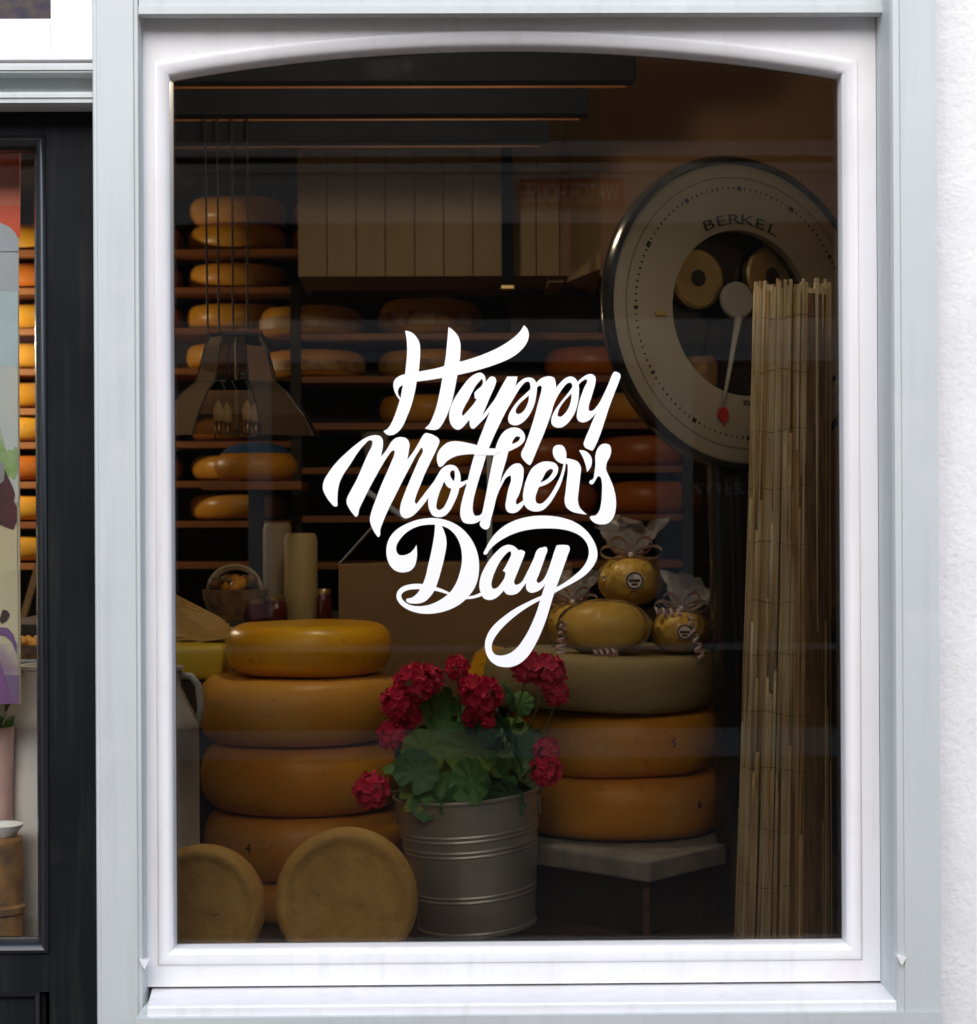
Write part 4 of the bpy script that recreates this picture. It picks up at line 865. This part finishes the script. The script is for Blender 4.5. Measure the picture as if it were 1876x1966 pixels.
# boxed side cabinet at the right of it: post strip and a long side panel coming forward
sc_ = empty('side_cabinet', (ax(1069, 2.05, 400), 2.05, az(543, 2.05)), 'cream side cabinet whose flank runs towards the weighing scale', 'cabinet')
zt_ = az(190, 2.05)-sc_.location.z
MB().box(-sz(16, 2.05), sz(13, 2.05), -.004, .3, 0, zt_, .002).build('edge_board', M['cream'], sc_)
fx = sz(17, 2.05)
mb = MB().add([(fx, 0, 0), (fx, 0, zt_), (fx+.075, -.30, zt_), (fx+.075, -.30, 0), (fx+.10, .3, 0), (fx+.10, .3, zt_)], [(0, 3, 2, 1), (3, 4, 5, 2), (4, 0, 1, 5), (1, 2, 5), (0, 4, 3)])
mb.build('flank', M['cream'], sc_)
MB().box(fx+.076, 1.049-sc_.location.x, -.30, -.26, -.02, 2.74-sc_.location.z).build('brown_front', M['brownwall'], sc_)
# stepped dark ceiling fascia
for i, (v0, v1, u1, lab, dY) in enumerate(((95, 155, 1222, 'topmost and longest', 0), (161, 218, 1131, 'middle', .06), (226, 270, 1054, 'lowest and shortest', .12))):
    Y = 1.2+dY; fx_ = empty('ceiling_fascia', (ax(330, Y, 180), Y, az(v1, Y)), '%s dark blue grey fascia board under the shop ceiling' % lab, 'fascia', 'dark fascia boards')
    MB().box(-.9, ax(u1, Y, 180)-fx_.location.x, 0, .055, 0, az(v0, Y)-az(v1, Y), .006 if i == 0 else .002).build('board', M['navy'], fx_)
    MB().box(-.9, ax(u1, Y, 180)-fx_.location.x-.02, .056, .07, -.004, .03).build('trim', M['wood'], fx_)
# dark box on the middle rack
dbx = empty('dark_storage_box', (ax(1065, YE+.02, 600), YE+.02, az(640, YE, 700)), 'dark storage box beside the dial on the middle rack', 'box')
MB().box(-sz(86, YE), sz(86, YE), 0, .25, .001, sz(92, YE), .004).build('body', M['darkwood'], dbx); MB().box(-sz(88, YE), sz(88, YE), -.004, .254, sz(92, YE)+.0005, sz(92, YE)+.008, .002).build('lid', M['brownwall'], dbx)
# ---------------------------------------------------------------- pendant lantern, its candle bulbs all but unlit
YN = 1.3
ln = empty('pendant_lantern', (ax(455, YN, 800), YN, az(840, YN, 455)), 'smoked glass pendant lantern with candle bulbs hung on four dark wires', 'lamp')
ztop = az(648, YN, 455)-ln.location.z
Rl = [(sz(52, YN), ztop), (sz(62, YN), ztop*.9), (sz(80, YN), ztop*.55), (sz(108, YN), ztop*.44), (sz(145, YN), ztop*.20), (sz(165, YN), 0)]
MB().lathe(Rl, 8, a0=R_(22.5), a1=R_(382.5)).build('glass_shade', M['darkglass'], ln)
for k in range(8):
    a = R_(22.5+45*k); MB().tube([(r*math.cos(a), r*math.sin(a), z) for r, z in Rl], .002, 6).build('rib', M['iron'], ln)
MB().lathe([(sz(54, YN), ztop+.001), (sz(54, YN), ztop+.008), (.01, ztop+.012), (0, ztop+.012)], 8, a0=R_(22.5), a1=R_(382.5)).build('cap', M['iron'], ln)
for k, u in enumerate((392, 416, 446, 477)):
    xw = ax(u, YN, 450)-ln.location.x
    MB().tube([(xw*.9, 0, ztop+.010), (xw, 0, 2.74-ln.location.z)], .0028, 6).build('wire', M['iron'], ln)
for k in range(4):
    a = R_(35+90*k); r = sz(40, YN); c = (r*math.cos(a), r*math.sin(a), ztop*.16)
    MB().lathe([(0, .05), (.006, .042), (.0125, .022), (.011, .008), (.008, 0), (0, 0)], 16).build('bulb', M['bulb'], ln, smooth=True, loc=c)
    MB().lathe([(.008, -.03), (.009, 0), (0, .0)], 12).build('bulb_holder', M['brass'], ln, smooth=True, loc=c)
    MB().tube([(c[0], c[1], c[2]-.03), (c[0]*.5, c[1]*.5, c[2]-.035), (0, 0, c[2]-.02)], .003, 6).build('arm', M['brass'], ln)
MB().tube([(0, 0, ztop*.16-.03), (0, 0, ztop)], .004, 8).build('stem', M['steel'], ln)
# shop ceiling lamps (the shop behind is lit)
def ceiling_lamp(x, y, z, watt, label):
    t = empty('shop_lamp', (x, y, z), label, 'lamp', 'round lamps under the shop ceiling')
    MB().lathe([(.02, .06), (.05, .05), (.085, 0), (.08, 0), (.046, .045)], 32).build('shade', M['black'], t, auto=40)
    MB().lathe([(0, .0), (.022, .012), (.026, .03), (.015, .045)], 20).build('bulb', M['bulb'], t, smooth=True)
    MB().tube([(0, 0, .05), (0, 0, 2.74-z)], .004, 6).build('cord', M['iron'], t)
    l = bpy.data.lights.new('shop_lamp_light', 'POINT'); l.energy = watt; l.color = (1, .87, .68); l.shadow_soft_size = .06
    o = bpy.data.objects.new('shop_lamp_light', l); COL.objects.link(o); o.parent = t; o.location = (0, 0, -.07)
LW = 1.0
ceiling_lamp(-1.95, 2.72, 2.05, 17*LW, 'round black shop lamp hanging behind the door')
ceiling_lamp(-.15, .55, 2.42, 10*LW, 'added round black shop lamp, unseen above the window display')  # unseen lamp added to brighten the front cheeses
# ---------------------------------------------------------------- behind the door glass
YQ = .13
bn = empty('printed_banner', (ax(0, YQ, 900), YQ, .02), 'colourful printed banner behind the door glass', 'banner')
bx1 = ax(38, YQ, 700)-bn.location.x
def panel(v0, v1, u1, m, name='print', dy=0):
    MB().box(-.6, ax(u1, YQ, (v0+v1)/2)-bn.location.x, dy-.002, dy, az(v1, YQ)-.02, az(v0, YQ)-.02).build(name, m, bn)
def pm(n, c, c2=None, s=10): return mat('banner_'+n, c, .5, col2=c2, scale=s)
MB().box(-.6, bx1-.002, .001, .006, az(1346, YQ)-.02, az(293, YQ)-.02).build('sheet', M['paper'], bn)
MB().tube([(-.6, .003, az(290, YQ)-.02), (bx1, .003, az(290, YQ)-.02)], .005, 8).build('rod', M['iron'], bn)
panel(310, 392, 39, pm('red', (.74, .13, .04), (.80, .20, .09))); panel(392.2, 452, 39, pm('red2', (.76, .08, .01), (.66, .06, .01)))
panel(293, 309.8, 39, pm('red3', (.78, .11, .03)))
panel(452.2, 556, 36, pm('grey', (.42, .43, .48), (.46, .47, .5))); panel(556.2, 700, 35, pm('sky', (.42, .55, .62), (.55, .62, .64), 6)); panel(700.2, 960, 35, pm('cloud', (.62, .60, .56), (.5, .56, .58), 6))
panel(960.2, 1090, 33, pm('tan', (.58, .48, .28), (.62, .54, .36), 5)); panel(1090.2, 1230, 35, pm('pale', (.62, .55, .38), (.55, .47, .3), 5)); panel(1230.2, 1290, 36, pm('purple', (.20, .10, .24), (.55, .48, .36), 12)); panel(1290.2, 1345, 37, pm('plum', (.24, .10, .24), (.16, .14, .24), 10))
def blob(pts, m, dy=-.003): MB().prism([[(ax(u, YQ, v)-bn.location.x, az(v, YQ)-.02) for u, v in pts]], dy-.001, dy).build('printed_shape', m, bn)
blob([(-40, 440), (0, 425), (18, 432), (30, 444), (37, 458), (37, 480), (-40, 480)], pm('arch', (.42, .43, .48)))
blob([(0, 1198), (16, 1200), (26, 1212), (33, 1232), (33, 1250), (24, 1228), (12, 1216), (0, 1213)], pm('curl', (.18, .09, .24)))
blob([(-40, 812), (0, 818), (5, 832), (9, 850), (14, 862), (19, 858), (25, 861), (30, 852), (34, 856), (34, 905), (28, 918), (22, 912), (-40, 912)], pm('tree', (.22, .38, .10), (.42, .48, .28), 40), -.0022)
blob([(-40, 885), (2, 884), (10, 896), (18, 915), (26, 932), (30, 946), (27, 957), (33, 968), (33, 996), (26, 1012), (14, 1008), (0, 1002), (-40, 1000)], pm('coat', (.10, .02, .03), (.05, .015, .02), 14))
blob([(-40, 880), (3, 880), (10, 892), (9, 918), (0, 925), (-40, 925)], pm('hood', (.30, .29, .29)), -.0042)
blob([(6, 1165), (14, 1166), (20, 1174), (14, 1186), (4, 1192), (0, 1184)], pm('drop', (.05, .03, .03)))
blob([(0, 1260), (8, 1290), (20, 1330), (30, 1345), (0, 1345)], pm('vine', (.22, .09, .25)))
milk_can(ax(95, .36, 1500), .36, .38, .085, az(1402, .29, 60)-.38, M['canwhite'], 'pale worn milk can standing behind the door glass', R_(25))
tag(MB().box(-.15, .15, -.12, .12, .02, .3795, .004).build('wooden_step', M['darkwood'], None, loc=(ax(95, .36, 1500), .36, 0)), 'low dark step under the pale milk can', 'step')
lg = empty('log_stand', (ax(2, .2, 1700), .2, .02), 'rough bark log standing behind the door glass', 'log')
M['bark'] = mat('rough_orange_bark', (.42, .20, .06), .8, col2=(.10, .06, .035), scale=14, bump=1.0, bscale=30, lo=.35, hi=.6)
zlg = az(1606, .2, 20)-.02
mb = MB().lathe([(0, zlg), (.035, zlg), (.037, zlg-.01)]+[(.038+random.uniform(-.002, .002), zlg-.02-.03*i) for i in range(26)]+[(.04, 0), (0, 0)], 28)
rnd = random.Random(5); mb.v = [(x*(1+rnd.uniform(-.05, .05)), y*(1+rnd.uniform(-.05, .05)), z) for x, y, z in mb.v]
mb.build('trunk', M['bark'], lg, smooth=True); MB().lathe([(.0375, zlg-.12), (.043, zlg-.125), (.043, zlg-.135), (.0375, zlg-.14)], 28).build('bark_ring', M['bark'], lg)
wb = empty('white_bowl', (ax(4, .2, 1590), .2, .02+zlg+.001), 'white bowl on top of the bark log', 'bowl')
MB().lathe([(0, 0), (.022, 0), (.036, .016), (.0375, .021), (.035, .021), (.02, .006), (0, .005)], 32).build('bowl', M['white'], wb, auto=40); MB().lathe([(.0375, .0195), (.039, .021), (.0375, .0225)], 32).build('rim', M['white'], wb)
fp = empty('pink_flower_pot', (ax(-4, .27, 1500), .27, .02), 'tall pink planter with a little greenery beside the pale milk can', 'planter')
zpk = az(1395, .27, 10)-.02
MB().lathe([(0, 0), (.024, 0), (.026, zpk*.85), (.030, zpk), (.027, zpk), (.02, zpk*.9)], 28).build('pot', mat('pink_glaze', (.68, .42, .38), .5, col2=(.58, .36, .33), scale=8), fp, auto=40)
for k in range(9):
    a = k*.7; MB().add([(0, 0, 0), (.008, .003, .02), (0, 0, .045), (-.008, .003, .02)], [(0, 1, 2, 3)]).build('leaf', M['leaf'], fp, loc=(.012*math.cos(a), .012*math.sin(a), zpk-.02), rot=(R_(25)*math.sin(a), R_(25)*math.cos(a), a))
# stool leg, gift tin and sweets lower in the door view
lad = empty('wooden_easel', (ax(52, 2.6, 1150), 2.6, .02), 'pale wooden easel leg leaning behind the door glass', 'easel')
p1 = at(72, 1092, 2.6)-lad.location; p2 = at(42, 1195, 2.6)-lad.location; dd = (p2-p1).normalized()
MB().tube([p1-dd*.4, p2+dd*1.05*((p2.z)/max(.01, -dd.z))*.93], .013, 4).build('leg', mat('pale_pine', (.66, .45, .22), .5), lad)
MB().tube([p2+Vector((-.12, .01, -.02)), p2+Vector((.12, .01, -.02))], .008, 6).build('ledge', M['wood'], lad)
tn = empty('red_gift_tin', (ax(55, 1.2, 1300), 1.2, .02), 'red patterned tin on a dark crate behind the door', 'tin')
zt2 = az(1335, 1.2, 60)-.02; M['tin'] = mat('red_tin_print', (.42, .06, .04), .35, col2=(.6, .4, .3), scale=55, lo=.42, hi=.5)
MB().box(-.08, .08, -.06, .06, zt2, zt2+sz(65, 1.2), .004).build('body', M['tin'], tn); MB().box(-.082, .082, -.062, .062, zt2+sz(65, 1.2)+.0005, zt2+sz(72, 1.2), .002).build('lid', M['steel'], tn)
MB().box(-.11, .11, -.09, .09, 0, zt2-.0005, .003).build('crate', M['darkwood'], tn)
ns = empty('nut_basket', (ax(60, 1.2, 1250), 1.2, .02+zt2+sz(72, 1.2)+.0005), 'little basket of nuts on the red tin', 'basket')
MB().lathe([(0, 0), (.04, 0), (.055, .03), (.052, .032), (.04, .01)], 24).build('bowl', M['wicker'], ns)
for k in range(14):
    a = k*2.4; r = .04*math.sqrt(k/14)
    MB().lathe([(0, .012), (.009, .008), (.012, 0), (.008, -.009), (0, -.011)], 8).build('nut', CH['amber'], ns, smooth=True, loc=(r*math.cos(a), r*math.sin(a), .034+.006*(k % 2)))
